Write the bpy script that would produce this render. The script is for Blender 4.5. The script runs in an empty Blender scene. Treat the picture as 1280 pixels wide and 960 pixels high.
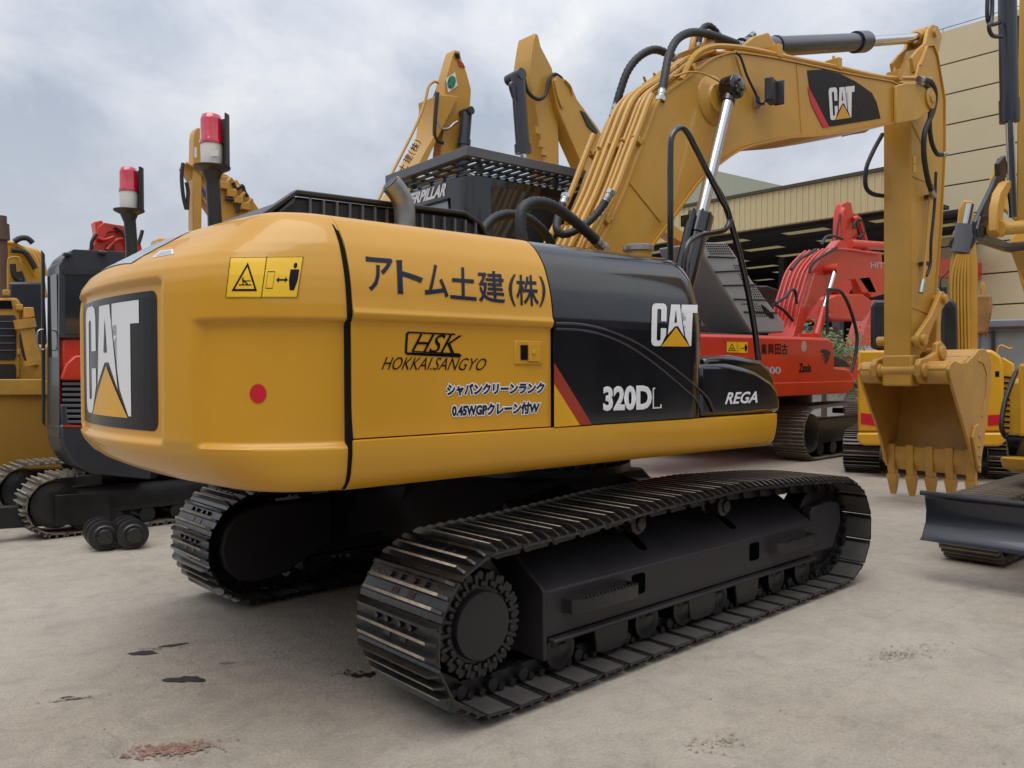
import bpy, bmesh, math, random
from mathutils import Vector, Matrix
S = bpy.context.scene
COL = S.collection
random.seed(4)
R = math.radians
# ---------------------------------------------------------------- camera
CP = Vector((-3.942, -4.125, 1.534)); YAW, PIT, ROL, FPX = R(47.984), R(-0.915), R(-0.249), 1012.27
_f = Vector((math.cos(YAW)*math.cos(PIT), math.sin(YAW)*math.cos(PIT), math.sin(PIT)))
_r0 = Vector((math.sin(YAW), -math.cos(YAW), 0)); _u0 = _r0.cross(_f)
_r = _r0*math.cos(ROL) + _u0*math.sin(ROL); _u = -_r0*math.sin(ROL) + _u0*math.cos(ROL)
cam = bpy.data.objects.new('camera', bpy.data.cameras.new('camera')); COL.objects.link(cam); S.camera = cam
cam.data.sensor_width = 36; cam.data.lens = FPX*36/1280; cam.data.clip_end = 2000; cam.data.clip_start = .05
cam.matrix_world = Matrix(((_r.x, _u.x, -_f.x, CP.x), (_r.y, _u.y, -_f.y, CP.y), (_r.z, _u.z, -_f.z, CP.z), (0, 0, 0, 1)))
# ---------------------------------------------------------------- light: overcast day
S.view_settings.view_transform = 'Standard'; S.view_settings.look = 'None'; S.view_settings.exposure = .46; S.view_settings.gamma = 1
SUN_EL, SUN_ROT = R(70), R(245)
W = bpy.data.worlds.new('World'); S.world = W; W.use_nodes = True
nt = W.node_tree; nt.nodes.clear(); N = nt.nodes.new; L = nt.links.new
out = N('ShaderNodeOutputWorld'); bg = N('ShaderNodeBackground'); bg2 = N('ShaderNodeBackground'); add = N('ShaderNodeAddShader')
sky = N('ShaderNodeTexSky'); sky.sky_type = 'NISHITA'; sky.sun_disc = False; sky.sun_elevation = SUN_EL; sky.sun_rotation = SUN_ROT
bg.inputs[1].default_value = .012; L(sky.outputs[0], bg.inputs[0])
tc = N('ShaderNodeTexCoord'); sep = N('ShaderNodeSeparateXYZ'); L(tc.outputs['Generated'], sep.inputs[0])
def wm(op, a, b=None, c=None):
    n = N('ShaderNodeMath'); n.operation = op
    for i, v in enumerate((a, b, c)):
        if v is None: continue
        if isinstance(v, (int, float)): n.inputs[i].default_value = v
        else: L(v, n.inputs[i])
    return n.outputs[0]
zz = wm('MAXIMUM', sep.outputs[2], 0.0); den = wm('ADD', zz, .55)
cx = wm('DIVIDE', sep.outputs[0], den); cy = wm('DIVIDE', sep.outputs[1], den)
comb = N('ShaderNodeCombineXYZ'); L(cx, comb.inputs[0]); L(cy, comb.inputs[1])
def wnoise(scale, det, rough, dist, off):
    mp = N('ShaderNodeMapping'); mp.inputs['Location'].default_value = off; L(comb.outputs[0], mp.inputs[0])
    n = N('ShaderNodeTexNoise'); n.inputs['Scale'].default_value = scale; n.inputs['Detail'].default_value = det
    n.inputs['Roughness'].default_value = rough; n.inputs['Distortion'].default_value = dist; L(mp.outputs[0], n.inputs[0]); return n.outputs[0]
n1 = wnoise(1.9, 7, .52, .35, (3.1, 1.7, 0)); n2 = wnoise(6.5, 7, .6, .4, (8.4, 2.2, 0))
mixn = wm('ADD', wm('MULTIPLY', n1, .72), wm('MULTIPLY', n2, .28))
ramp = N('ShaderNodeValToRGB'); L(mixn, ramp.inputs[0]); e = ramp.color_ramp.elements
e[0].position = .40; e[0].color = (.47, .52, .61, 1); e[1].position = .60; e[1].color = (.90, .905, .91, 1)
m = ramp.color_ramp.elements.new(.50); m.color = (.68, .715, .78, 1)
# towards the horizon the cloud deck evens out
hz = N('ShaderNodeMapRange'); L(zz, hz.inputs[0]); hz.inputs[1].default_value = 0; hz.inputs[2].default_value = .3
mx = N('ShaderNodeMix'); mx.data_type = 'RGBA'; L(hz.outputs[0], mx.inputs[0]); mx.inputs[6].default_value = (.82, .84, .875, 1); L(ramp.outputs[0], mx.inputs[7])
L(mx.outputs[2], bg2.inputs[0]); L(wm('ADD', wm('MULTIPLY', zz, .70), .43), bg2.inputs[1])   # overcast deck: brighter towards the zenith
L(bg.outputs[0], add.inputs[0]); L(bg2.outputs[0], add.inputs[1]); L(add.outputs[0], out.inputs[0])
sun = bpy.data.objects.new('sun', bpy.data.lights.new('sun', 'SUN')); COL.objects.link(sun)
sun.data.energy = 1.4; sun.data.angle = R(50); sun.data.color = (1, .96, .9)
sd = Vector((math.sin(SUN_ROT)*math.cos(SUN_EL), math.cos(SUN_ROT)*math.cos(SUN_EL), math.sin(SUN_EL)))
sun.rotation_euler = sd.to_track_quat('Z', 'Y').to_euler()
# ---------------------------------------------------------------- placing by sight line, on real planes at real distances
def ray(px, py): return _f + _r*((px-640)/FPX) - _u*((py-480)/FPX)
def at_y(px, py, y): d = ray(px, py); return CP + d*((y-CP.y)/d.y)
def at_x(px, py, x): d = ray(px, py); return CP + d*((x-CP.x)/d.x)
def at_z(px, py, z): d = ray(px, py); return CP + d*((z-CP.z)/d.z)
HA = R(-3); HR = Matrix.Rotation(HA, 3, 'Z'); HI = HR.inverted(); HC = HI @ CP      # upper structure swung 3 degrees
def hray(px, py): return HI @ ray(px, py)
def hy(px, py, y): d = hray(px, py); return HC + d*((y-HC.y)/d.y)
def hx(px, py, x): d = hray(px, py); return HC + d*((x-HC.x)/d.x)
def hz_(px, py, z): d = hray(px, py); return HC + d*((z-HC.z)/d.z)
# ---------------------------------------------------------------- materials
MATS = {}
def mat(name, col, rough=.5, metal=0, coat=0, var=.08, vscale=3, bump=0, bscale=40, dust=0, dustcol=(.35, .3, .24), spec=.5, rvar=.1):
    if name in MATS: return MATS[name]
    m = bpy.data.materials.new(name); m.use_nodes = True; MATS[name] = m
    t = m.node_tree; b = t.nodes['Principled BSDF']; N = t.nodes.new; L = t.links.new
    b.inputs['Roughness'].default_value = rough; b.inputs['Metallic'].default_value = metal
    b.inputs['Coat Weight'].default_value = coat; b.inputs['Coat Roughness'].default_value = .06
    b.inputs['Specular IOR Level'].default_value = spec
    tc = N('ShaderNodeTexCoord'); n = N('ShaderNodeTexNoise'); n.inputs['Scale'].default_value = vscale
    n.inputs['Detail'].default_value = 6; n.inputs['Roughness'].default_value = .6; L(tc.outputs['Object'], n.inputs[0])
    r = N('ShaderNodeValToRGB'); L(n.outputs[0], r.inputs[0]); e = r.color_ramp.elements
    e[0].position = .3; e[1].position = .7
    e[0].color = tuple(max(0, c*(1-var)) for c in col)+(1,); e[1].color = tuple(min(1, c*(1+var)) for c in col)+(1,)
    last = r.outputs[0]
    if dust:
        n2 = N('ShaderNodeTexNoise'); n2.inputs['Scale'].default_value = vscale*2.7; n2.inputs['Detail'].default_value = 8
        n2.inputs['Roughness'].default_value = .7; L(tc.outputs['Object'], n2.inputs[0])
        mr = N('ShaderNodeMapRange'); L(n2.outputs[0], mr.inputs[0]); mr.inputs[1].default_value = .48; mr.inputs[2].default_value = .75; mr.inputs[4].default_value = dust
        x = N('ShaderNodeMix'); x.data_type = 'RGBA'; L(mr.outputs[0], x.inputs[0]); L(last, x.inputs[6]); x.inputs[7].default_value = dustcol+(1,); last = x.outputs[2]
    L(last, b.inputs['Base Color'])
    rr = N('ShaderNodeMapRange'); L(n.outputs[0], rr.inputs[0]); rr.inputs[1].default_value = .3; rr.inputs[2].default_value = .7
    rr.inputs[3].default_value = max(0, rough-rvar*rough); rr.inputs[4].default_value = min(1, rough+rvar*rough*2); L(rr.outputs[0], b.inputs['Roughness'])
    if bump:
        n3 = N('ShaderNodeTexNoise'); n3.inputs['Scale'].default_value = bscale; n3.inputs['Detail'].default_value = 5; L(tc.outputs['Object'], n3.inputs[0])
        bp = N('ShaderNodeBump'); bp.inputs['Strength'].default_value = bump; bp.inputs['Distance'].default_value = .01; L(n3.outputs[0], bp.inputs['Height']); L(bp.outputs[0], b.inputs['Normal'])
    return m
YEL = mat('cat_yellow', (.58, .280, .008), .44, coat=.38, var=.06, vscale=1.3, bump=.05, bscale=5, dust=.05, dustcol=(.45, .25, .05))
YELB = mat('arm_yellow', (.52, .275, .036), .42, coat=.22, var=.09, vscale=2.2, bump=.06, bscale=12, dust=.28, dustcol=(.40, .22, .05))
YELD = mat('worn_yellow', (.52, .275, .045), .5, coat=.1, var=.12, vscale=4, bump=.15, bscale=18, dust=.45, dustcol=(.34, .22, .11))
YELK = mat('bright_yellow', (.62, .32, .012), .35, coat=.3, var=.06, dust=.12, dustcol=(.4, .28, .1))
RED = mat('machine_red', (.53, .030, .012), .36, coat=.3, var=.12, dust=.12, dustcol=(.38, .08, .05))
BLKG = mat('gloss_black', (.006, .006, .008), .12, coat=.6, var=.2, rvar=.4)
BLKM = mat('track_black', (.013, .012, .013), .36, var=.25, vscale=8, bump=.25, bscale=30, dust=.12, dustcol=(.05, .045, .042))
BLKP = mat('black_plastic', (.022, .023, .026), .38, var=.15, dust=.15, dustcol=(.05, .05, .05))
SHOE = mat('shoe_black', (.013, .012, .012), .30, coat=.25, var=.3, vscale=9, bump=.3, bscale=40, dust=.2, dustcol=(.075, .065, .058))
SHOEI = mat('shoe_inner_face', (.075, .066, .064), .5, var=.2, vscale=6, bump=.2, bscale=50)
FRAME = mat('frame_black', (.026, .022, .025), .46, spec=.35, var=.15, vscale=3, bump=.1, bscale=25)
WORN = mat('worn_edge', (.30, .25, .19), .55, metal=.2, var=.4, vscale=14, bump=.4, bscale=60, dust=.5, dustcol=(.05, .045, .04))
SHOED = mat('dusty_shoe', (.16, .135, .105), .7, var=.3, vscale=9, bump=.3, bscale=40, dust=.5, dustcol=(.05, .045, .04))
HOSE = mat('hose_rubber', (.016, .017, .020), .5, bump=.3, bscale=60)
CHR = mat('chrome', (.62, .63, .65), .12, metal=1, var=.05)
STEEL = mat('fitting_steel', (.42, .42, .42), .35, metal=.9)
GREY = mat('grey_paint', (.10, .105, .12), .45, var=.1, dust=.15, dustcol=(.2, .2, .2))
NAVY = mat('cylinder_blueblack', (.020, .024, .036), .28, coat=.4)
GLASS = mat('tinted_glass', (.022, .026, .030), .06, spec=.8, var=.3)
GLASL = mat('pale_glass', (.10, .13, .145), .10, spec=.8, var=.2)
DBLK = mat('print_black', (.006, .006, .008), .25, spec=.16)
DNAV = mat('print_navy', (.010, .014, .032), .3, spec=.25)
DWHT = mat('print_white', (.72, .72, .74), .4, var=.03)
DGOLD = mat('print_gold', (.66, .33, .008), .35)
DYEL = mat('label_yellow', (.78, .47, .01), .4)
DRED = mat('print_red', (.42, .012, .010), .35)
DPINK = mat('dot_red', (.55, .005, .02), .4)
GREEN = mat('print_green', (.02, .22, .10), .4)
WHITE = mat('white_plastic', (.62, .60, .55), .4)
# ---------------------------------------------------------------- mesh helpers
class MB:
    def __init__(s): s.v = []; s.f = []; s.m = []; s.cur = 0
    def addv(s, p): s.v.append((p[0], p[1], p[2])); return len(s.v)-1
    def face(s, idx): s.f.append(tuple(idx)); s.m.append(s.cur)
    def poly(s, pts): s.face([s.addv(p) for p in pts])
    def box(s, c, d, rz=0, M=None):
        i = len(s.v)
        for z in (-1, 1):
            for x, y in ((-1, -1), (1, -1), (1, 1), (-1, 1)):
                p = Vector((x*d[0]/2, y*d[1]/2, z*d[2]/2))
                if rz: p = Matrix.Rotation(rz, 3, 'Z') @ p
                if M: p = M @ p
                s.addv(p+Vector(c))
        for q in ((3, 2, 1, 0), (4, 5, 6, 7), (0, 1, 5, 4), (1, 2, 6, 5), (2, 3, 7, 6), (3, 0, 4, 7)): s.face([i+k for k in q])
        return s
    def span(s, x0, x1, y0, y1, z0, z1): return s.box(((x0+x1)/2, (y0+y1)/2, (z0+z1)/2), (abs(x1-x0), abs(y1-y0), abs(z1-z0)))
    def prism(s, pts, vec):            # closed outline swept along vec
        n = len(pts); i = len(s.v); vec = Vector(vec)
        for p in pts: s.addv(p)
        for p in pts: s.addv(Vector(p)+vec)
        s.face([i+k for k in range(n)][::-1]); s.face([i+n+k for k in range(n)])
        for k in range(n): s.face((i+k, i+(k+1) % n, i+n+(k+1) % n, i+n+k))
        return s
    def prism_y(s, xz, y0, y1): return s.prism([(a, y0, b) for a, b in xz], (0, y1-y0, 0))
    def prism_x(s, yz, x0, x1): return s.prism([(x0, a, b) for a, b in yz], (x1-x0, 0, 0))
    def ribbon(s, xz, th, y0, y1):     # strip following a line in the xz plane, thickness to the left of travel
        nn = []
        for k in range(len(xz)):
            a = Vector(xz[max(0, k-1)]); b = Vector(xz[min(len(xz)-1, k+1)]); t = (b-a).normalized(); nn.append(Vector((-t.y, t.x)))
        up = [(p[0]+n.x*th, p[1]+n.y*th) for p, n in zip(xz, nn)]
        i = len(s.v); c = len(xz)
        for p in xz: s.addv((p[0], y0, p[1]))
        for p in up: s.addv((p[0], y0, p[1]))
        for p in xz: s.addv((p[0], y1, p[1]))
        for p in up: s.addv((p[0], y1, p[1]))
        for k in range(c-1):
            s.face((i+k, i+k+1, i+c+k+1, i+c+k)); s.face((i+2*c+k, i+3*c+k, i+3*c+k+1, i+2*c+k+1))
            s.face((i+c+k, i+c+k+1, i+3*c+k+1, i+3*c+k)); s.face((i+k, i+2*c+k, i+2*c+k+1, i+k+1))
        s.face((i, i+c, i+3*c, i+2*c)); s.face((i+c-1, i+3*c-1, i+4*c-1, i+2*c-1)); return s
    def tube(s, pts, r, seg=8, smooth=0, ridge=0):
        P = [Vector(p) for p in pts]
        if smooth:
            Q = []
            for k in range(len(P)-1):
                a, b, c, d = P[max(0, k-1)], P[k], P[k+1], P[min(len(P)-1, k+2)]
                for j in range(smooth):
                    t = j/smooth; Q.append(.5*((2*b)+(c-a)*t+(2*a-5*b+4*c-d)*t*t+(3*b-a-3*c+d)*t**3))
            Q.append(P[-1]); P = Q
        t0 = (P[1]-P[0]).normalized(); n = t0.orthogonal().normalized(); i = len(s.v); c = len(P)
        for k in range(c):
            t = (P[min(c-1, k+1)]-P[max(0, k-1)]).normalized(); n = (n-t*n.dot(t)).normalized(); b = t.cross(n)
            rr = (r if not isinstance(r, (list, tuple)) else r[k])*(1+(ridge if k % 2 else 0))
            for j in range(seg): a = 2*math.pi*j/seg; s.addv(P[k]+(n*math.cos(a)+b*math.sin(a))*rr)
        for k in range(c-1):
            for j in range(seg): s.face((i+k*seg+j, i+k*seg+(j+1) % seg, i+(k+1)*seg+(j+1) % seg, i+(k+1)*seg+j))
        s.face([i+j for j in range(seg)][::-1]); s.face([i+(c-1)*seg+j for j in range(seg)]); return s
    def cyl(s, p0, p1, r0, r1=None, seg=20): return s.tube([p0, p1], [r0, r0 if r1 is None else r1], seg)
    def lathe(s, c, prof, seg=24, axis=(0, 0, 1)):   # profile of (radius, height) revolved about axis
        ax = Vector(axis).normalized(); n = ax.orthogonal().normalized(); b = ax.cross(n); i = len(s.v); c = Vector(c)
        for r, h in prof:
            for j in range(seg): a = 2*math.pi*j/seg; s.addv(c+ax*h+(n*math.cos(a)+b*math.sin(a))*max(r, 1e-4))
        for k in range(len(prof)-1):
            for j in range(seg): s.face((i+k*seg+j, i+k*seg+(j+1) % seg, i+(k+1)*seg+(j+1) % seg, i+(k+1)*seg+j))
        s.face([i+j for j in range(seg)][::-1]); s.face([i+(len(prof)-1)*seg+j for j in range(seg)]); return s
    def grid(s, rows, flip=False):
        i = len(s.v); w = len(rows[0])
        for r in rows:
            for p in r: s.addv(p)
        for a in range(len(rows)-1):
            for b in range(w-1):
                q = (i+a*w+b, i+a*w+b+1, i+(a+1)*w+b+1, i+(a+1)*w+b); s.face(q[::-1] if flip else q)
        return s
    def xf(s, M):
        s.v = [tuple(M @ Vector(p)) for p in s.v]; return s
    def mesh(s, name, mats, fix=True, ang=38):
        me = bpy.data.meshes.new(name); me.from_pydata(s.v, [], s.f)
        for m in (mats if isinstance(mats, (list, tuple)) else [mats]): me.materials.append(m)
        me.polygons.foreach_set('material_index', s.m)
        if fix:
            bm = bmesh.new(); bm.from_mesh(me); bmesh.ops.recalc_face_normals(bm, faces=bm.faces); bm.to_mesh(me); bm.free()
        me.polygons.foreach_set('use_smooth', [True]*len(me.polygons)); me.set_sharp_from_angle(angle=R(ang)); me.update(); return me
    def build(s, name, mats, parent=None, bevel=0, fix=True, ang=38, rot=None, kind=None, label=None):
        o = bpy.data.objects.new(name, s.mesh(name, mats, fix, ang)); COL.objects.link(o)
        if parent: o.parent = parent
        if bevel:
            b = o.modifiers.new('bevel', 'BEVEL'); b.width = bevel; b.segments = 2; b.limit_method = 'ANGLE'; b.angle_limit = R(35)
        if rot is not None: o.rotation_euler[2] = rot
        if kind: o['kind'] = kind
        if label: o['label'] = label
        return o
def inst(src, parent, M, name=None):
    o = bpy.data.objects.new(name or src.name.split('.')[0], src.data if hasattr(src, 'data') else src); COL.objects.link(o)
    if parent: o.parent = parent
    o.matrix_local = M; return o
def thing(name, label, cat, loc=(0, 0, 0), rz=0, group=None):
    o = bpy.data.objects.new(name, None); COL.objects.link(o); o.location = loc; o.rotation_euler = (0, 0, rz); o.empty_display_size = .3
    o['label'] = label; o['category'] = cat
    if group: o['group'] = group
    return o
def tag(o, label, cat, group=None, kind=None):
    if label: o['label'] = label
    if cat: o['category'] = cat
    if group: o['group'] = group
    if kind: o['kind'] = kind
    return o
def copy_tree(o, parent=None):
    c = o.copy(); COL.objects.link(c); c.parent = parent
    for ch in list(o.children): copy_tree(ch, c)
    return c
# flat print: outlines laid on a surface by a mapping (u,v) -> point
def conform(bm, step):
    for ax in (0, 1):
        vs = [v.co[ax] for v in bm.verts]; lo, hi = min(vs), max(vs); k = lo+step
        while k < hi:
            n = Vector((0, 0, 0)); n[ax] = 1; p = Vector((0, 0, 0)); p[ax] = k
            bmesh.ops.bisect_plane(bm, geom=bm.verts[:]+bm.edges[:]+bm.faces[:], plane_co=p, plane_no=n); k += step
def print_polys(name, polys, fn, m, parent, step=.2, rot=None, label=None):
    bm = bmesh.new()
    for pl in polys:
        bm.faces.new([bm.verts.new((a, b, 0)) for a, b in pl])
    bmesh.ops.triangulate(bm, faces=bm.faces[:]); conform(bm, step)
    for v in bm.verts: v.co = fn(v.co.x, v.co.y)
    me = bpy.data.meshes.new(name); bm.to_mesh(me); bm.free(); me.materials.append(m)
    o = bpy.data.objects.new(name, me); COL.objects.link(o); o.parent = parent
    if rot is not None: o.rotation_euler[2] = rot
    if label: o['label'] = label
    return o
def text_bm(txt, bold=0., shear=0, res=3):
    c = bpy.data.curves.new('txt', 'FONT'); c.body = txt; c.bevel_depth = max(0, bold); c.bevel_resolution = 0; c.offset = min(0, bold); c.shear = shear; c.resolution_u = res; c.fill_mode = 'FRONT'
    o = bpy.data.objects.new('txt', c); COL.objects.link(o); bpy.context.view_layer.update()
    me = bpy.data.meshes.new_from_object(o.evaluated_get(bpy.context.evaluated_depsgraph_get()))
    bm = bmesh.new(); bm.from_mesh(me); bpy.data.objects.remove(o); bpy.data.curves.remove(c); bpy.data.meshes.remove(me); return bm
def print_text(name, txt, fn, m, parent, bold=0., shear=0, step=.25, rot=None, ref=None, label=None):
    bm = text_bm(txt, bold, shear)
    if ref is None:
        ref = (min(v.co.x for v in bm.verts), max(v.co.x for v in bm.verts), min(v.co.y for v in bm.verts), max(v.co.y for v in bm.verts))
    bmesh.ops.delete(bm, geom=[v for v in bm.verts if v.co.z < -1e-5], context='VERTS')
    for v in bm.verts: v.co = Vector(((v.co.x-ref[0])/(ref[1]-ref[0]), (v.co.y-ref[2])/(ref[3]-ref[2]), v.co.z))
    bmesh.ops.triangulate(bm, faces=bm.faces[:]); conform(bm, step)
    for v in bm.verts: v.co = fn(v.co.x, v.co.y, min(.001, v.co.z*.03)) if bold > 0 else fn(v.co.x, v.co.y)
    me = bpy.data.meshes.new(name); bm.to_mesh(me); bm.free(); me.materials.append(m)
    o = bpy.data.objects.new(name, me); COL.objects.link(o); o.parent = parent
    if rot is not None: o.rotation_euler[2] = rot
    if label: o['label'] = label
    return o, ref
def quad(p00, p10, p11, p01):        # bilinear in any dimension
    p00, p10, p11, p01 = [Vector(p) for p in (p00, p10, p11, p01)]
    return lambda u, v: p00*(1-u)*(1-v)+p10*u*(1-v)+p11*u*v+p01*(1-u)*v
def rrect(x0, y0, x1, y1, r, k=5, rx=None):
    rx = rx or r; P = []
    for cx_, cy_, a0 in ((x1-rx, y1-r, 0), (x0+rx, y1-r, 90), (x0+rx, y0+r, 180), (x1-rx, y0+r, 270)):
        for j in range(k+1): a = R(a0+90*j/k); P.append((cx_+rx*math.cos(a), cy_+r*math.sin(a)))
    return P
LOGO_C = [(.07, 0), (.0, .08), (0, .92), (.07, 1), (.27, 1), (.34, .92), (.34, .60), (.22, .60), (.22, .86), (.12, .86), (.12, .14), (.22, .14), (.30, .20), (.25, .02), (.20, 0)]
LOGO_C = [(.08, 0), (.025, .03), (0, .10), (0, .90), (.025, .97), (.08, 1), (.26, 1), (.315, .97), (.34, .90), (.34, .58), (.215, .58), (.215, .84), (.20, .87), (.14, .87), (.125, .84), (.125, .16), (.14, .13), (.20, .13), (.215, .16), (.215, .42), (.34, .42), (.34, .26), (.235, .03), (.20, 0)]
LOGO_A = [(.380, .27), (.435, .98), (.635, .98), (.755, .235)]
LOGO_T = [(.66, .98), (.66, .80), (.775, .80), (.775, .25), (.80, .17), (.90, .01), (.95, .01), (.95, .80), (1.0, .80), (1.0, .98)]
LOGO_T = [(.675, .98), (.675, .79), (.785, .79), (.785, .235), (.90, .01), (.935, .01), (.935, .79), (1.04, .79), (1.04, .98)]
def logo(fn, parent, rot=None, step=.12):
    print_polys('logo_lettering', [LOGO_C, LOGO_A[:4]+[(.615, .47), (.60, .47), (.555, .47), (.54, .47)], LOGO_T], fn, DWHT, parent, step, rot)
    print_polys('logo_counter', [[(.525, .56), (.585, .56), (.553, .86)]], lambda u, v: fn(u, v, .002), DBLK, parent, step, rot)
    print_polys('logo_triangle', [[(.235, -.005), (.895, -.005), (.568, .44)]], lambda u, v: fn(u, v, .001), DGOLD, parent, step, rot)

class Fr:                                       # a thing's own frame, for measuring it on its own planes
    def __init__(s, o, yaw=0): s.o = Vector(o); s.R = Matrix.Rotation(yaw, 3, 'Z'); s.I = s.R.inverted(); s.c = s.I @ (CP-s.o); s.yaw = yaw
    def d(s, px, py): return s.I @ ray(px, py)
    def y(s, px, py, y): d = s.d(px, py); return s.c+d*((y-s.c.y)/d.y)
    def x(s, px, py, x): d = s.d(px, py); return s.c+d*((x-s.c.x)/d.x)
    def z(s, px, py, z): d = s.d(px, py); return s.c+d*((z-s.c.z)/d.z)
def slab(name, fr, pts, y, th, m_, parent, bevel=.01, axis='y', kind=None, fit=False):     # outline measured on a plane of the thing, given its real thickness
    m = MB()
    if fit:                      # the measured outline includes the visible end face: draw the near face in by that much
        n = len(pts); A = sum(pts[i][0]*pts[(i+1) % n][1]-pts[(i+1) % n][0]*pts[i][1] for i in range(n)); sg = 1 if A > 0 else -1; out_ = []
        dep = (fr.R @ fr.y(pts[0][0], pts[0][1], y)+fr.o-CP).dot(_f); sh = abs(th)*abs(_r.y)*FPX/dep
        for i in range(n):
            e1 = (pts[(i+1) % n][0]-pts[i-1][0], pts[(i+1) % n][1]-pts[i-1][1]); ln = math.hypot(*e1) or 1; nx = sg*e1[1]/ln
            out_.append((pts[i][0]+(sh*min(1, -nx*1.3) if nx < 0 else 0), pts[i][1]))
        pts = out_
    if axis == 'y': P = [fr.y(a, b, y) for a, b in pts]; m.prism(P, (0, th, 0))
    else: P = [fr.x(a, b, y) for a, b in pts]; m.prism(P, (th, 0, 0))
    return m.build(name, m_, parent, bevel=bevel, kind=kind)
def line(name, fr, pts, y, r, m_, parent, axis='y', smooth=4, seg=7):
    m = MB(); f = fr.y if axis == 'y' else fr.x; m.tube([f(a, b, y) for a, b in pts], r, seg, smooth=smooth); return m.build(name, m_, parent, ang=70)
# ================================================================ ground
def ground_mat():
    m = bpy.data.materials.new('yard_concrete'); m.use_nodes = True; t = m.node_tree; b = t.nodes['Principled BSDF']; N = t.nodes.new; L = t.links.new
    tc = N('ShaderNodeTexCoord')
    def noise(s, d=6, r=.6, dist=0, sc=(1, 1, 1)):
        mp = N('ShaderNodeMapping'); mp.inputs['Scale'].default_value = sc; L(tc.outputs['Object'], mp.inputs[0])
        n = N('ShaderNodeTexNoise'); n.inputs['Scale'].default_value = s; n.inputs['Detail'].default_value = d; n.inputs['Roughness'].default_value = r; n.inputs['Distortion'].default_value = dist; L(mp.outputs[0], n.inputs[0]); return n.outputs[0]
    def ramp(x, p0, c0, p1, c1):
        r = N('ShaderNodeValToRGB'); L(x, r.inputs[0]); e = r.color_ramp.elements; e[0].position = p0; e[0].color = c0+(1,); e[1].position = p1; e[1].color = c1+(1,); return r.outputs[0]
    def mixc(f, a, bb, mode='MIX'):
        x = N('ShaderNodeMix'); x.data_type = 'RGBA'; x.blend_type = mode
        if isinstance(f, float): x.inputs[0].default_value = f
        else: L(f, x.inputs[0])
        L(a, x.inputs[6]); 
        if isinstance(bb, tuple): x.inputs[7].default_value = bb+(1,)
        else: L(bb, x.inputs[7])
        return x.outputs[2]
    def fac(x, a, b_, hi=1.):
        r = N('ShaderNodeMapRange'); L(x, r.inputs[0]); r.inputs[1].default_value = a; r.inputs[2].default_value = b_; r.inputs[4].default_value = hi; return r.outputs[0]
    base = ramp(noise(.55, 9, .65, .4), .3, (.42, .362, .292), .7, (.50, .445, .375))
    c = mixc(fac(noise(3.2, 12, .78, .8), .47, .68, .7), base, (.26, .23, .20))
    c = mixc(fac(noise(.9, 8, .7, 1.2, (1, 2.6, 1)), .57, .74, .3), c, (.23, .215, .195))
    c = mixc(fac(noise(1.7, 8, .7, .6), .56, .70, .35), c, (.55, .52, .47))
    c = mixc(fac(noise(9, 8, .75), .52, .76, .6), c, (.19, .17, .145))
    c = mixc(fac(noise(75, 5, .75), .42, .72, .6), c, (.18, .16, .135))
    c = mixc(fac(noise(28, 8, .8, 1.5), .58, .72, .55), c, (.58, .55, .50))
    vo = N('ShaderNodeTexVoronoi'); vo.feature = 'DISTANCE_TO_EDGE'; vo.inputs['Scale'].default_value = .34
    wp = N('ShaderNodeMix'); wp.data_type = 'RGBA'; wp.inputs[0].default_value = .12; L(tc.outputs['Object'], wp.inputs[6])
    nn = N('ShaderNodeTexNoise'); nn.inputs['Scale'].default_value = 1.6; nn.inputs['Detail'].default_value = 8; L(tc.outputs['Object'], nn.inputs[0]); L(nn.outputs[1], wp.inputs[7]); L(wp.outputs[2], vo.inputs[0])
    inv = N('ShaderNodeMapRange'); L(vo.outputs[0], inv.inputs[0]); inv.inputs[1].default_value = 0; inv.inputs[2].default_value = .004; inv.inputs[3].default_value = .08; inv.inputs[4].default_value = 0
    c = mixc(inv.outputs[0], c, (.10, .09, .08))
    c = mixc(fac(noise(1.3, 9, .75, 2.2, (1, 3.2, 1)), .60, .74, .5), c, (.33, .25, .18))
    c = mixc(fac(noise(.32, 5, .6), .42, .68, .30), c, (.60, .55, .47))
    c = mixc(fac(noise(.62, 7, .7, 1.5, (1, 1.8, 1)), .50, .70, .26), c, (.275, .245, .21))
    c = mixc(fac(noise(2.3, 9, .75, 2.5), .60, .72, .28), c, (.20, .18, .16))
    c = mixc(fac(noise(5.5, 12, .82, 2.5, (2.6, 1, 1)), .60, .70, .55), c, (.17, .155, .14))
    c = mixc(fac(noise(1.1, 7, .65, .3, (.25, 9, 1)), .56, .72, .32), c, (.27, .24, .21))
    c = mixc(fac(noise(.8, 7, .65, .3, (7, .3, 1)), .58, .72, .22), c, (.29, .255, .22))
    L(c, b.inputs['Base Color'])
    rg = fac(noise(2.1, 8, .7), .3, .7, 1); rr = N('ShaderNodeMapRange'); L(rg, rr.inputs[0]); rr.inputs[3].default_value = .62; rr.inputs[4].default_value = .92; L(rr.outputs[0], b.inputs['Roughness'])
    b.inputs['Specular IOR Level'].default_value = .3
    bp = N('ShaderNodeBump'); bp.inputs['Strength'].default_value = .8; bp.inputs['Distance'].default_value = .016
    ad = N('ShaderNodeMath'); ad.operation = 'ADD'; L(noise(45, 8, .75), ad.inputs[0]); L(noise(6, 6, .6), ad.inputs[1]); L(ad.outputs[0], bp.inputs['Height']); L(bp.outputs[0], b.inputs['Normal'])
    return m
m = MB(); m.poly([(-300, -300, 0), (700, -300, 0), (700, 700, 0), (-300, 700, 0)]); m.build('ground', ground_mat(), kind='structure')
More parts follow.
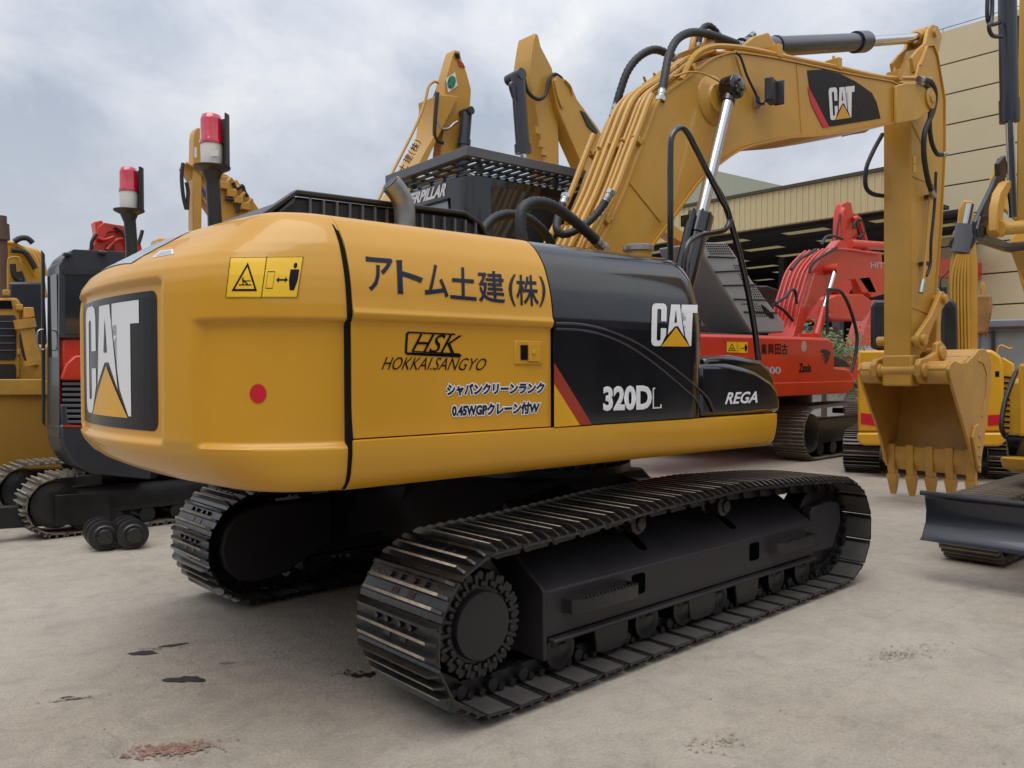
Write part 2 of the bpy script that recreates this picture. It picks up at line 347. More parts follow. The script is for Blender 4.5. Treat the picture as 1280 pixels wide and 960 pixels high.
def blot(name, px, py, rx, ry, mt, seed, z=.004, n=40, jag=.35, ang=0):
    rnd = random.Random(seed); c = at_z(px, py, 0); ph = [rnd.random()*6.3 for _ in range(8)]; P = []
    for k in range(n):
        t = 2*math.pi*k/n; r = 1+jag*sum(math.sin((j+2)*t+ph[j])/(j+1.6) for j in range(7)); x, y = rx*r*math.cos(t), ry*r*math.sin(t)
        P.append((c.x+x*math.cos(ang)-y*math.sin(ang), c.y+x*math.sin(ang)+y*math.cos(ang), z))
    m = MB(); m.poly(P); o = m.build(name, mt); o['kind'] = 'structure'; return o
OIL = mat('oil_stain', (.035, .032, .030), .45, var=.4, vscale=12)
OIL2 = mat('faint_stain', (.24, .215, .18), .8, var=.3, vscale=14, dust=.8, dustcol=(.33, .295, .25))
RST = mat('rust_stain', (.24, .13, .095), .85, var=.4, vscale=22, dust=.9, dustcol=(.36, .30, .25))
A_ = YAW-R(90)
blot('oil_stain', 231, 850, .085, .045, OIL, 3, ang=A_); blot('oil_stain', 178, 817, .075, .030, OIL, 5, ang=A_+.3); blot('oil_stain', 217, 807, .06, .02, OIL, 8, ang=A_+.4)
blot('oil_stain', 88, 873, .045, .014, OIL, 9, ang=A_); blot('oil_stain', 284, 829, .035, .02, OIL2, 12, ang=A_+.5)
blot('oil_stain', 455, 845, .05, .03, OIL, 14, ang=A_, jag=.6)

def spatter(name, px, py, sx, sy, mt, seed, n, r0, r1, ang=0, z=.006):
    rnd = random.Random(seed); c = at_z(px, py, 0); m = MB()
    for _ in range(n):
        a, b = rnd.gauss(0, sx), rnd.gauss(0, sy); x, y = c.x+a*math.cos(ang)-b*math.sin(ang), c.y+a*math.sin(ang)+b*math.cos(ang); r = rnd.uniform(r0, r1)*rnd.uniform(.4, 1)
        k0 = rnd.uniform(.3, 1); th = rnd.uniform(-.5, .5)+ang
        m.poly([(x+r*math.cos(t)*math.cos(th)-r*k0*math.sin(t)*math.sin(th), y+r*math.cos(t)*math.sin(th)+r*k0*math.sin(t)*math.cos(th), z+rnd.random()*.0015) for t in [2*math.pi*i/7+rnd.uniform(-.3, .3) for i in range(7)]])
    o = m.build(name, mt, fix=False); o['kind'] = 'stuff'; return o
spatter('rust_stain', 212, 938, .085, .030, RST, 21, 900, .002, .011, A_+.25)
spatter('oil_spatter', 200, 812, .10, .02, OIL, 22, 60, .002, .010, A_+.3)
spatter('oil_spatter', 448, 842, .06, .03, OIL, 23, 110, .002, .012, A_+.2)
spatter('oil_spatter', 231, 851, .07, .03, OIL, 24, 40, .002, .007, A_)
spatter('oil_spatter', 95, 874, .06, .008, OIL2, 26, 50, .003, .014, A_+.3)
spatter('faint_stain', 1125, 817, .16, .05, OIL2, 27, 420, .001, .009, A_+.4)
spatter('faint_stain', 1010, 700, .3, .12, OIL2, 28, 160, .001, .008, A_+.4)
spatter('faint_stain', 900, 930, .08, .04, mat('brown_stain', (.26, .21, .15), .8), 29, 200, .001, .008, A_+.4)
# grit and crumbs scattered over the near concrete
rnd = random.Random(31); m = MB(); GRIT = mat('grit', (.24, .215, .18), .9, var=.5, vscale=50)
for _ in range(1500):
    px, py = rnd.uniform(-40, 1320), 620+340*rnd.random()**.8; c = at_z(px, py, 0); r = rnd.uniform(.001, .004)*(1 if rnd.random() < .97 else 2); a = rnd.random()*3
    P = [c+Vector((r*math.cos(a+t), r*math.sin(a+t), .001)) for t in (0, 2.1, 4.2)]; q = c+Vector((0, 0, r*.9))
    for k in range(3): m.poly([P[k], P[(k+1) % 3], q])
m.build('grit', GRIT, fix=False, kind='stuff')

blot('rust_stain', 210, 938, .12, .035, mat('rust_film', (.33, .235, .185), .85, var=.15, vscale=20, dust=.6, dustcol=(.38, .32, .26)), 33, ang=A_+.2, jag=.5)
# ================================================================ main excavator: undercarriage
EX = thing('excavator', 'large yellow and black crawler excavator filling the foreground, bucket resting on its teeth', 'excavator')
def shoe_mesh(w=.655, pitch=.19, name='track_shoe', a=SHOE, b=WORN, detail=True):
    m = MB(); hw = w/2
    # local x along travel, y across, z outward; plate with overlapping curled edge
    m.prism_y([(-pitch/2+.004, -.006), (-pitch/2+.012, .006), (pitch/2-.03, .006), (pitch/2-.006, -.004), (pitch/2-.012, -.010), (pitch/2-.034, -.004), (-pitch/2+.012, -.006)], -hw, hw)
    if detail: m.cur = 2; m.poly([(-pitch/2+.014, -hw+.002, -.0065), (pitch/2-.036, -hw+.002, -.0065), (pitch/2-.036, hw-.002, -.0065), (-pitch/2+.014, hw-.002, -.0065)]); m.cur = 0
    for k, gx in enumerate((-.072, -.010, .052)):
        h, t = .038, .011; e = .05 if detail else .01
        ys = [-hw+.004, -hw+e, hw-e, hw-.004]
        i = len(m.v)
        for j, y in enumerate(ys):
            hh = h if 0 < j < 3 else h*.45
            for p in ((gx-t, .004), (gx-t*.6, hh), (gx+t*.6, hh), (gx+t, .004)): m.addv((p[0], y, p[1]))
        for j in range(3):
            for q in range(3):
                m.cur = 1 if (q == 1 and j == 1 and k != 0) else 0
                m.face((i+j*4+q, i+j*4+q+1, i+j*4+4+q+1, i+j*4+4+q))
        m.cur = 0; m.face((i, i+1, i+2, i+3)); m.face((i+12, i+13, i+14, i+15))
    if detail:
        for sx, sy in ((-.041, -.13), (-.041, .13), (-.041, -.05), (-.041, .05)):
            m.tube([(sx, sy, .004), (sx, sy, .022)], .014, 6)
        m.box((.021, -.06, .007), (.03, .05, .004)); m.box((.021, .06, .007), (.03, .05, .004))
    return m.mesh(name, [a, b, SHOEI])
def track_path(cxr, czr, rr, cxf, czf, rf, sag):      # loop of (x,z): bottom, front arc, top with carrier bumps, rear arc
    P = []
    for k in range(41): P.append((cxr+(cxf-cxr)*k/40, czr-rr if k < 40 else czf-rf))
    for k in range(1, 40): a = R(-90+180*k/40); P.append((cxf+rf*math.cos(a), czf+rf*math.sin(a)))
    top = [(cxf, czf+rf)]+sag+[(cxr, czr+rr)]
    for k in range(len(top)-1):
        a, b, c, d = [Vector(top[max(0, min(len(top)-1, k+j))]) for j in (-1, 0, 1, 2)]
        for j in range(16):
            t = j/16; q = .5*((2*b)+(c-a)*t+(2*a-5*b+4*c-d)*t*t+(3*b-a-3*c+d)*t**3); P.append((q.x, q.y))
    for k in range(0, 40): a = R(90+180*k/40); P.append((cxr+rr*math.cos(a), czr+rr*math.sin(a)))
    return [Vector(p) for p in P]
def lay_shoes(path, n, start, src, parent, y, link=None, name='track_shoe', every=1):
    d = [0]
    P = path+[path[0]]
    for k in range(len(path)): d.append(d[-1]+(P[k+1]-P[k]).length)
    Lt = d[-1]
    def pos(s):
        s %= Lt; lo = 0
        while d[lo+1] < s: lo += 1
        return P[lo].lerp(P[lo+1], (s-d[lo])/max(1e-6, d[lo+1]-d[lo]))
    pitch = Lt/n
    for k in range(n):
        s = start+k*pitch; a, b = pos(s-pitch*.5), pos(s+pitch*.5); t = (b-a).normalized(); c = (a+b)/2
        M = Matrix(((t.x, 0, t.y, c.x), (0, 1, 0, y), (t.y, 0, -t.x, c.y), (0, 0, 0, 1)))
        # outward normal: loop runs forward along the ground, so outward is to the right of travel
        o = inst(src, parent, M, name)
        if link: inst(link, o, Matrix.Identity(4), 'chain_link')
    return pitch
SH = shoe_mesh()
lk = MB()                                                   # pair of chain links with pin bosses, hanging inside the shoe
for sy in (-.085, .085):
    lk.prism_y([(-.10, -.02), (-.11, -.06), (-.07, -.092), (.05, -.092), (.10, -.055), (.09, -.015)], sy-.02, sy+.02)
for sx in (-.095,): lk.cyl((sx, -.14, -.055), (sx, .14, -.055), .030, seg=10)
for sy in (-.125, .125): lk.tube([(.03, sy-.012, -.03), (.03, sy+.012, -.03)], .018, 6); lk.tube([(-.04, sy-.012, -.03), (-.04, sy+.012, -.03)], .018, 6)
LK = lk.mesh('chain_link', [BLKM])
XR, ZR, XF, ZF = -1.64, .40, 1.60, .395
PATH = track_path(XR, ZR, .352, XF, ZF, .35, [(1.1, .785), (.55, .812), (.30, .822), (-.1, .812), (-.48, .806), (-1.1, .768)])
YT = 1.19; WS = .62
SH = shoe_mesh(WS)
for sgn in (-1, 1):
    lay_shoes(PATH, 46, .0, SH, EX, sgn*YT, LK)
    near = sgn < 0
    # track frame: box girder with sloping top face, lower flange, end plates
    yo, yi = sgn*1.385, sgn*.98
    m = MB(); x0, x1 = -1.27, 1.30
    sec = [(yo, .262), (yo, .482), (sgn*1.355, .505), (sgn*1.10, .668), (sgn*1.02, .672), (yi, .60), (yi, .262)]
    m.prism_x(sec, x0, x1)
    m.prism_x([(yo+sgn*.035, .236), (yo+sgn*.035, .256), (yi-sgn*.03, .256), (yi-sgn*.03, .236)], x0+.03, x1)
    m.build('track_frame', FRAME, EX, bevel=.008)
    m = MB(); m.prism_x([(yo+sgn*.012, .16), (yo+sgn*.012, .49), (sgn*1.365, .52), (sgn*1.08, .70), (yi, .66), (yi, .16)], x0-.022, x0+.004)
    m.build('end_plate', FRAME, EX, bevel=.006)
    # slots and square access holes: thin black plates painting the shade of the openings
    if near:
        for sp_ in ((793, 679), (905, 656)):
            c = at_y(sp_[0], sp_[1], -1.225); c.z = .588; ux = Vector((1, 0, 0)); n = Vector((0, -.5384, .8427)); uz = Vector((0, .8427, .5384)); q = []
            for k in range(20): a = 2*math.pi*k/20; q.append(c+ux*(.036*math.cos(a))+uz*(.036*math.sin(a)+.055*math.copysign(1, math.sin(a+.01)))+n*.0015)
            m = MB(); m.prism(q, n*.002); m.build('painted_opening', mat('hole_shade_black', (.002, .002, .002), .9, spec=0), EX)
        for cx_ in (-.575, .56): m = MB(); m.prism_y([(cx_+a, .40+b) for a, b in rrect(-.055, -.055, .055, .055, .02)], -1.388, -1.386); m.build('painted_opening', mat('hole_shade_black', ()), EX)
        for sx in (-1.16, .72):                                    # folding-plate steps
            m = MB(); L_ = .50; z0, z1 = .365, .432
            m.prism([(sx, -1.385, z0), (sx+.02, -1.44, z0), (sx+.08, -1.472, z0), (sx+L_-.03, -1.472, z0), (sx+L_, -1.455, z0), (sx+L_, -1.385, z0),
                     (sx+L_-.012, -1.385, z0), (sx+L_-.012, -1.45, z0), (sx+L_-.035, -1.46, z0), (sx+.082, -1.46, z0), (sx+.03, -1.432, z0), (sx+.012, -1.385, z0)], (0, 0, z1-z0))
            k = sx+.1
            while k < sx+L_-.04: m.box((k, -1.466, z1+.004), (.012, .012, .012)); k += .026
            m.build('step', BLKM, EX)
    # sprocket with cap, teeth and bolts
    m = MB(); P = []; T = 21
    for k in range(T*4): a = 2*math.pi*k/(T*4); rr = (.243, .243, .222, .222)[k % 4]; P.append((XR+rr*math.cos(a), ZR+rr*math.sin(a)))
    yf = sgn*1.345
    m.prism_y(P, sgn*1.22, yf)
    m.lathe((XR, sgn*1.10, ZR), [(.20, 0), (.30, .01), (.315, .03), (.315, .07), (.20, .09)], 32, (0, sgn, 0))
    for k in range(T):
        a = 2*math.pi*(k+.12)/T; c = (XR+.187*math.cos(a), ZR+.187*math.sin(a))
        m.cyl((c[0], yf, c[1]), (c[0], yf+sgn*.022, c[1]), .018, .014, 8)
        a += math.pi/T; e1 = Vector((math.cos(a), math.sin(a)))
        m.box((XR+e1.x*.2, yf+sgn*.002, ZR+e1.y*.2), (.066, .018, .020), M=Matrix.Rotation(-a, 3, 'Y'))
    sp = m.build('sprocket', BLKM, EX, bevel=.004)
    m = MB(); m.lathe((XR, yf-sgn*.002, ZR), [(.155, 0), (.155, .024), (.150, .032), (.0, .034)], 40, (0, sgn, 0)); m.build('hub_cover', FRAME, sp)
    # idler, guard box
    m = MB(); m.lathe((XF, sgn*1.10, ZF), [(.26, 0), (.30, .02), (.30, .05), (.25, .06), (.25, .12), (.30, .13), (.30, .16), (.26, .18)], 32, (0, sgn, 0))
    m.cyl((XF, sgn*1.0, ZF), (XF, sgn*1.36, ZF), .08); m.build('idler_wheel', BLKM, EX)
    m = MB(); m.prism_y([(1.305, .27), (1.305, .55), (1.34, .585), (1.60, .60), (1.72, .57), (1.74, .44), (1.62, .26)], sgn*1.30, sgn*1.372); m.build('idler_guard', FRAME, EX, bevel=.012)
    m = MB(); m.prism_y([(1.305, .27), (1.305, .55), (1.5, .56), (1.5, .27)], sgn*1.0, sgn*1.08); m.build('idler_guard', FRAME, EX, bevel=.012)
    # rollers
    proto = None
    for k in range(8):
        x = -1.13+k*.336
        if proto is None:
            m = MB(); m.lathe((0, -.17, 0), [(.042, -.0), (.05, .005), (.098, .01), (.098, .03), (.078, .04), (.078, .13), (.098, .14), (.098, .16), (.078, .17), (.078, .20), (.098, .21), (.098, .31), (.05, .32), (.042, .335)], 20, (0, 1, 0)); proto = m.mesh('track_roller', [BLKM])
        o = inst(proto, EX, Matrix.Translation((x, sgn*1.19, .172)), 'track_roller')
        m = MB(); m.box((x, sgn*1.335, .222), (.13, .05, .06)); m.build('roller_bracket', FRAME, EX, bevel=.006); m = MB(); m.box((x, sgn*1.035, .222), (.13, .05, .06)); m.build('roller_bracket', FRAME, EX, bevel=.006)
    for k, x in enumerate((-.78, .02, .50)):                    # track guiding guards between rollers
        m = MB(); m.prism_y([(x-.12, .235), (x-.10, .10), (x-.04, .085), (x+.10, .085), (x+.14, .12), (x+.15, .235)], sgn*1.345, sgn*1.365); m.build('guiding_guard', BLKM, EX, bevel=.005)
    for x in (-.48, .34):
        m = MB(); m.lathe((x, sgn*1.06, .700), [(.04, 0), (.04, .06), (.062, .07), (.062, .13), (.048, .14), (.048, .19), (.062, .20), (.062, .25), (.04, .26), (.035, .275), (.02, .28)], 20, (0, sgn, 0)); m.box((x, sgn*1.08, .66), (.1, .1, .06)); m.build('carrier_roller', BLKM, EX)
    # travel motor housing on the inner side of the track
    m = MB(); P = [(-1.90, .40), (-1.87, .53), (-1.78, .62), (-1.64, .665), (-1.1, .66), (-1.1, .34), (-1.5, .175), (-1.64, .16), (-1.78, .19), (-1.87, .28)]
    m.prism_y(P, sgn*.90, sgn*1.02); m.build('motor_housing', FRAME, EX, bevel=.02)
m = MB(); m.prism_y([(-.95, .42), (-.75, .70), (-.6, .86), (.5, .86), (.7, .70), (.9, .42)], -.55, .55)
for sgn in (-1, 1):
    for e in (-1, 1):
        m.prism([(e*.25, sgn*.5, .46), (e*.85, sgn*.5, .46), (e*.75, sgn*.5, .76), (e*.25, sgn*.5, .84)], (e*.15, sgn*.52, -.12))
m.build('centre_frame', FRAME, EX, bevel=.015)
m = MB(); m.lathe((0, 0, .86), [(.66, 0), (.66, .05), (.62, .055), (.62, .14), (.70, .145), (.70, .19)], 48); m.build('swing_bearing', BLKM, EX)
m = MB()
for k in range(36): a = 2*math.pi*k/36; m.cyl((.64*math.cos(a), .64*math.sin(a), .90), (.64*math.cos(a), .64*math.sin(a), .935), .016, seg=6)
m.build('bearing_bolts', BLKM, EX)

# ================================================================ upper structure
RB, RC, YS = 2.84, .40, 1.38
def smooth01(t): t = max(0, min(1, t)); return t*t*(3-2*t)
def tab(T, z):
    if z <= T[0][0]: return T[0][1]
    for (a, b), (c, d) in zip(T, T[1:]):
        if z <= c: return b+(d-b)*(z-a)/(c-a)
    return T[-1][1]
SIDE = [(1.042, .12), (1.05, .065), (1.075, .034), (1.11, .016), (1.16, .006), (1.2, 0), (1.75, 0), (1.81, .004), (1.877, .013), (1.923, .022), (1.97, .036), (2.02, .054), (2.057, .070), (2.09, .092), (2.124, .117), (2.15, .142), (2.174, .170), (2.19, .198), (2.205, .25), (2.215, .34), (2.222, .45)]
REAR = [(1.042, .34), (1.07, .21), (1.10, .12), (1.14, .06), (1.19, .02), (1.25, 0), (1.86, 0), (1.92, .005), (1.97, .018), (2.02, .052), (2.06, .105), (2.10, .18), (2.14, .28), (2.17, .38), (2.195, .51), (2.21, .63), (2.222, .75)]
def Fp(x, y):
    a = math.hypot(x, y)-(RB-RC); b = abs(y)-(YS-RC)
    return math.hypot(max(a, 0), max(b, 0))+min(max(a, b), 0)-RC
def box_in(u, z, u0, u1, z0, z1, e, ez=None):
    ez = ez or e
    return smooth01((u-u0)/e)*smooth01((u1-u)/e)*smooth01((z-z0)/ez)*smooth01((z1-z)/ez)
PHI_L = None
def body_d(x, y, z, cw=True):
    if cw is None: return tab(SIDE, z)
    w = smooth01((-2.32-x)/.45)
    d = tab(SIDE, z)*(1-w)+tab(REAR, z)*w
    if cw:
        ph = math.atan2(-y, -x)                  # + on the near (right) side
        d += .030*box_in(y, z, -.775, .775, 1.225, 1.94, .03)
        for s in (1, -1): d += .032*box_in(s*ph, z, R(20.2), R(60), 1.225, 1.75, R(.75), .024)
        # soft waist line above the CAT recess
        d += .012*math.exp(-((z-1.775)/.02)**2)*(1-smooth01((abs(ph)-R(34))/R(2)))*smooth01((abs(ph)-R(18))/R(2))*0
    else:
        d += .018*(1-smooth01((z-1.735)/.018))-.010*math.exp(-((z-1.772)/.014)**2)
    return d
def G(P, cw): return Fp(P.x, P.y)+body_d(P.x, P.y, P.z, cw)
def hit(px, py, off=0, cw=True):               # sight line onto the real body surface
    d = hray(px, py).normalized(); t = 1.0; best = (9, 1)
    while t < 6:
        g = G(HC+d*t, cw)-off
        if g < 0: break
        best = min(best, (g, t)); t += .02
    else:                                      # sight line just grazes past the edge: nearest point of the surface instead
        P = HC+d*best[1]
        if P.z > 2.2: P.z = 2.2
        for _ in range(60):
            if G(P, cw)-off < 0: break
            k = 1-max(.0015, (G(P, cw)-off)*.4/max(.5, math.hypot(P.x, P.y))); P = Vector((P.x*k, P.y*k, P.z))
        return P
    t += .02
    lo, hi = t-.04, t
    for _ in range(22):
        mid = (lo+hi)/2
        if G(HC+d*mid, cw)-off < 0: hi = mid
        else: lo = mid
    return HC+d*hi
ROT = HA
XS1, XS2 = -2.175, -1.072
# counterweight shell
def shell_cols():
    cols = []; n = 170; ph0 = math.atan2(YS, -XS1-.004)
    for k in range(n+1):
        ph = ph0-2*ph0*k/n; u = Vector((-math.cos(ph), -math.sin(ph)))
        lo, hi = 1.0, 3.2
        for _ in range(30):
            mid = (lo+hi)/2
            if Fp(u.x*mid, u.y*mid) < 0: lo = mid
            else: hi = mid
        B = u*lo; w = smooth01((-2.18-B.x)/.4); D = (Vector((0, -math.copysign(1, B.y)))*(1-w)-B.normalized()*w).normalized()
        cols.append((B, D))
    return cols
ZS = [1.042, 1.048, 1.055, 1.062, 1.07, 1.08, 1.09, 1.105, 1.12, 1.14, 1.16, 1.18, 1.20]+[1.208+.009*k for k in range(8)]+[1.30+.04*k for k in range(11)]+[1.715+.009*k for k in range(30)]+[1.99+.01*k for k in range(20)]+[2.183, 2.189, 2.195, 2.201, 2.206, 2.21, 2.215, 2.219, 2.222]
m = MB(); cols = shell_cols(); rows = []
for z in ZS:
    row = []
    for B, D in cols:
        lo, hi = -.05, 1.2
        for _ in range(18):
            mid = (lo+hi)/2; q = B+D*mid
            if Fp(q.x, q.y)+body_d(q.x, q.y, z) > 0: lo = mid
            else: hi = mid
        q = B+D*lo; row.append((q.x, q.y, z))
    rows.append(row)
rows.append([(max(p[0]+.3, -2.17) if p[0] < -2.17 else p[0], p[1]*.5, 2.238) for p in rows[-1]])
rows.insert(0, [(max(p[0]+.25, -2.17) if p[0] < -2.17 else p[0], p[1]*.6, 1.036) for p in rows[0]])
m.grid(rows)
i0 = len(m.v); m.poly([r[0] for r in rows]+[r[-1] for r in rows][::-1])
m.poly(rows[-1]); m.poly(rows[0][::-1])
CWT = m.build('counterweight', YEL, EX, rot=ROT, ang=50)
# side panels (grid following the section), near side and mirrored far side
def side_panel(name, x0, x1, z0, z1, mats, label=None, far=True, round_front=0, nx=24, lo=False):
    zs = [z for z in [1.262, 1.28, 1.4, 1.6, 1.70, 1.728, 1.735, 1.741, 1.747, 1.753, 1.758, 1.765, 1.772, 1.779, 1.786, 1.80, 1.85, 1.88, 1.91, 1.94, 1.965, 1.99, 2.015, 2.04, 2.06, 2.08, 2.098, 2.115, 2.13, 2.145, 2.155, 2.165, 2.173, 2.18, 2.185, 2.19, 2.195, 2.201, 2.206, 2.21, 2.215, 2.219, 2.222] if z0 <= z <= z1]
    res = []
    for s in ((-1, 1) if far else (-1,)):
        m = MB(); rows = []
        xs = [x0+(x1-x0)*k/nx for k in range(nx+1)]
        for z in zs:
            row = []
            for x in xs:
                d = body_d(-1.5, 0, z, False); 
                if lo: d = tab(SIDE, z)
                if round_front:
                    q = max(0, (x-(x1-round_front))/round_front); d += (1-math.sqrt(max(0, 1-q*q)))*round_front*.8
                row.append((x, s*(YS-d), z))
            rows.append(row)
        rows.insert(0, [(p[0], p[1]-s*.05, p[2]) for p in rows[0]])
        rows.append([(p[0], s*.70, 2.238) for p in rows[-1]])
        rows = [[(r[0][0]+.003, r[0][1]-s*.03, r[0][2])]+r+[(r[-1][0]-.003, r[-1][1]-s*.03, r[-1][2])] for r in rows]
        m.grid(rows); res.append(m.build(name, mats, EX, rot=ROT, label=label if s < 0 else None, ang=50))
    return res[0]
DOOR = side_panel('engine_door', XS1+.018, XS2-.004, 1.26, 2.23, YEL)
XP = hy(893, 450, -YS).x
BPAN = side_panel('side_cover', XS2+.004, XP, 1.26, 2.23, BLKG, label='glossy black side cover', round_front=.22, nx=60, lo=True)
# dark core behind the panel gaps, deck and belly
m = MB(); m.span(-2.165, -.15, -1.30, 1.30, 1.10, 1.9); m.span(-2.15, -.15, -1.12, .9, 1.9, 2.10); m.span(-2.2, .80, -1.25, 1.25, 1.075, 1.25); m.build('inner_frame', BLKM, EX, rot=ROT, bevel=.01)
m = MB(); m.span(-2.17, -.12, -.72, .72, 2.19, 2.2375); m.build('hood_top', YEL, EX, rot=ROT)
# skirt beam
for s in (-1, 1):
    m = MB(); sec = []
    for z in (1.042, 1.048, 1.055, 1.07, 1.08, 1.09, 1.105, 1.12, 1.14, 1.16, 1.2, 1.24, 1.252, 1.256): sec.append((-s*0+s*(YS+.004-tab(SIDE, z)-(.012 if z > 1.255 else 0)), z))
    sec = sec+[(s*1.0, 1.256), (s*1.0, 1.042)]
    xe = hy(977, 530, -YS).x; n = len(sec); rows = []
    for x, k in [(XS1+.01, .97), (XS1+.014, 1)]+[(xe-.10+.1*math.sin(R(a)), 1-.06*(1-math.cos(R(a)))) for a in (0, 20, 40, 60, 75, 90)]:
        rows.append([(x, s*(1.0+(abs(p[0])-1.0)*1)-s*(1-k), p[1]) for p in sec])
    for r in range(len(rows)): rows[r].append(rows[r][0])
    m.grid(rows); m.poly(rows[-1][:-1]); m.poly(rows[0][:-1][::-1]); SK = m.build('skirt_beam', YEL, EX, rot=ROT, ang=50)
    if s < 0: SKN = SK
# rubber seals filling the panel gaps
def seal(x0, x1, dep, zs0=1.05, cw=False):
    for s in (-1, 1):
        m = MB(); rows = []
        for z in [zs0, 1.06, 1.09, 1.12, 1.2, 1.26, 1.4, 1.6, 1.73, 1.76, 1.80, 1.88, 1.94, 1.99, 2.04, 2.08, 2.115, 2.145, 2.17, 2.19, 2.205, 2.215]:
            if z < zs0: continue
            d = tab(SIDE, z)+dep+(0 if cw else .018*(1-smooth01((z-1.735)/.018))*(1 if z > 1.26 else 0)); rows.append([(x0, s*(YS-d-.05), z), (x0, s*(YS-d), z), (x1, s*(YS-d), z), (x1, s*(YS-d-.05), z)])
        m.grid(rows); m.build('rubber_seal', SEAL, EX, rot=ROT, ang=60)
SEAL = mat('seal_black', (.008, .008, .008), .8, spec=.1)
seal(XS1-.0, XS1+.017, .006, cw=False); seal(XS2-.003, XS2+.003, .004, 1.262)
m = MB(); m.span(XS1+.03, hy(893, 450, -YS).x-.05, -YS+.024, -YS+.08, 1.2565, 1.2615); m.build('rubber_seal', SEAL, EX, rot=ROT)
# front post of the side cover and the toolbox
tb = [hy(*c, -1.36) for c in [(874, 455), (912, 455), (930, 459), (945, 464), (964, 476), (972, 487), (975, 499), (975, 515), (874, 522)]]
m = MB(); m.prism([(p.x, -1.365, p.z) for p in tb], (0, .45, 0)); TB = m.build('toolbox', BLKG, EX, rot=ROT, bevel=.03, label='black toolbox cover at the front corner')
tb2 = [hy(*c, -1.15) for c in [(880, 447), (914, 444), (950, 450), (960, 459), (968, 474), (968, 500), (880, 505)]]
m = MB(); m.prism([(p.x, -1.16, p.z) for p in tb2], (0, .5, 0)); m.build('toolbox_lid', BLKG, TB, bevel=.03)
# creases in the black cover: low raised ribs that sweep down to the front
m = MB()
for path in ([(694, 404), (730, 406), (765, 415), (800, 431), (835, 455), (862, 476), (884, 497), (893, 516)], [(694, 411), (728, 413), (760, 421), (793, 437), (826, 461), (852, 483), (870, 500), (878, 519)]):
    m.tube([hit(a, b, -.0045, None) for a, b in path], .008, 6, smooth=5)
m.build('cover_rib', BLKG, BPAN)
# door latch
m = MB(); q = quad(hit(645, 429, .002, False), hit(676, 430, .002, False), hit(676, 452, .002, False), hit(645, 452, .002, False))
c = q(.5, .5); m.box(c, (.175, .012, .115)); lt = m.build('latch', YEL, DOOR, bevel=.006)
m = MB(); m.box((c.x-.03, c.y-.008, c.z), (.05, .004, .07)); m.build('latch_recess', DBLK, lt)
m = MB(); m.box((c.x+.025, c.y-.010, c.z), (.075, .014, .085)); m.cyl((c.x+.02, c.y-.017, c.z), (c.x+.02, c.y-.022, c.z), .012, seg=12); m.build('latch_handle', YEL, lt, bevel=.003)
# ---- prints on the body
def pxq(c, off=.003, cw=False, lift=0):
    q = quad(*[(a, b, 0) for a, b in c])
    def fn(u, v, extra=0): p = q(u, v); return hit(p.x, p.y, off+extra, cw)
    return fn
CWf = lambda *c, off=.003: pxq(c, off, True)
unit = [(0, 0), (1, 0), (1, 1), (0, 1)]
def rear_pt(y, z, off):                        # a point of the counterweight's rear face from its width and height
    lo, hi = -3.2, -2.0
    for _ in range(24):
        mid = (lo+hi)/2
        if G(Vector((mid, y, z)), True)-off < 0: hi = mid
        else: lo = mid
    return Vector((lo, y, z))
def rear_map(ya, yb, za, zb, off): return lambda u, v, e=0: rear_pt(ya+(yb-ya)*u, za+(zb-za)*v, off+e)
pan = rear_map(.70, -.70, 1.283, 1.885, .003)
print_polys('emblem_panel', [rrect(0, 0, 1, 1, .07, 4, .03)], pan, DBLK, CWT, .04)
logo(rear_map(.27, -.525, 1.335, 1.862, .0045), CWT, step=.05)
wl = CWf((281, 372), (372, 372), (380, 320), (287, 321))
print_polys('warning_label', [rrect(0, 0, 1, 1, .02, 2)], wl, DYEL, CWT, .08)
wl = CWf((281, 372), (372, 372), (380, 320), (287, 321), off=.0045)
def outline(p, t=.015, tu=None):
    n = len(p); c = [sum(q[0] for q in p)/n, sum(q[1] for q in p)/n]; k = 1-t
    inn = [(c[0]+(a-c[0])*k, c[1]+(b-c[1])*k) for a, b in p]
    return [[p[i], p[(i+1) % n], inn[(i+1) % n], inn[i]] for i in range(n)]
def man(x, y, w, h): return [rrect(x-.2*w, y+.80*h, x+.2*w, y+h, .09*h, 3, .18*w), [(x-.5*w, y+.76*h), (x-.5*w, y+.36*h), (x-.34*w, y+.36*h), (x-.3*w, y+.62*h), (x-.25*w, y), (x-.04*w, y), (x, y+.36*h), (x+.04*w, y), (x+.25*w, y), (x+.3*w, y+.62*h), (x+.34*w, y+.36*h), (x+.5*w, y+.36*h), (x+.5*w, y+.76*h)]]
def warn_polys():
    P = outline([(.08, .16), (.43, .16), (.255, .86)], .22)+outline([(0.005, .01), (.995, .01), (.995, .99), (.005, .99)], .018)
    P += [[(.495, 0), (.505, 0), (.505, 1), (.495, 1)], [(.17, .30), (.34, .30), (.34, .325), (.17, .325)], [(.20, .44), (.215, .46), (.30, .33), (.28, .32)], [(.22, .31), (.235, .32), (.22, .5), (.205, .49)], [(.225, .40), (.33, .40), (.33, .42), (.225, .42)]]
    P += outline([(.54, .22), (.64, .22), (.64, .64), (.54, .64)], .08)
    P += [[(.67, .43), (.71, .50), (.71, .45), (.79, .45), (.79, .50), (.83, .43), (.79, .36), (.79, .41), (.71, .41), (.71, .36)]]+man(.905, .18, .12, .66)
    return P
print_polys('warning_symbol', warn_polys(), wl, DBLK, CWT, .08)
rd = CWf((312, 504), (333, 504), (333, 480), (312, 480)); print_polys('red_dot', [[(.5+.5*math.cos(R(a)), .5+.5*math.sin(R(a))) for a in range(0, 360, 15)]], rd, DPINK, CWT, .3)
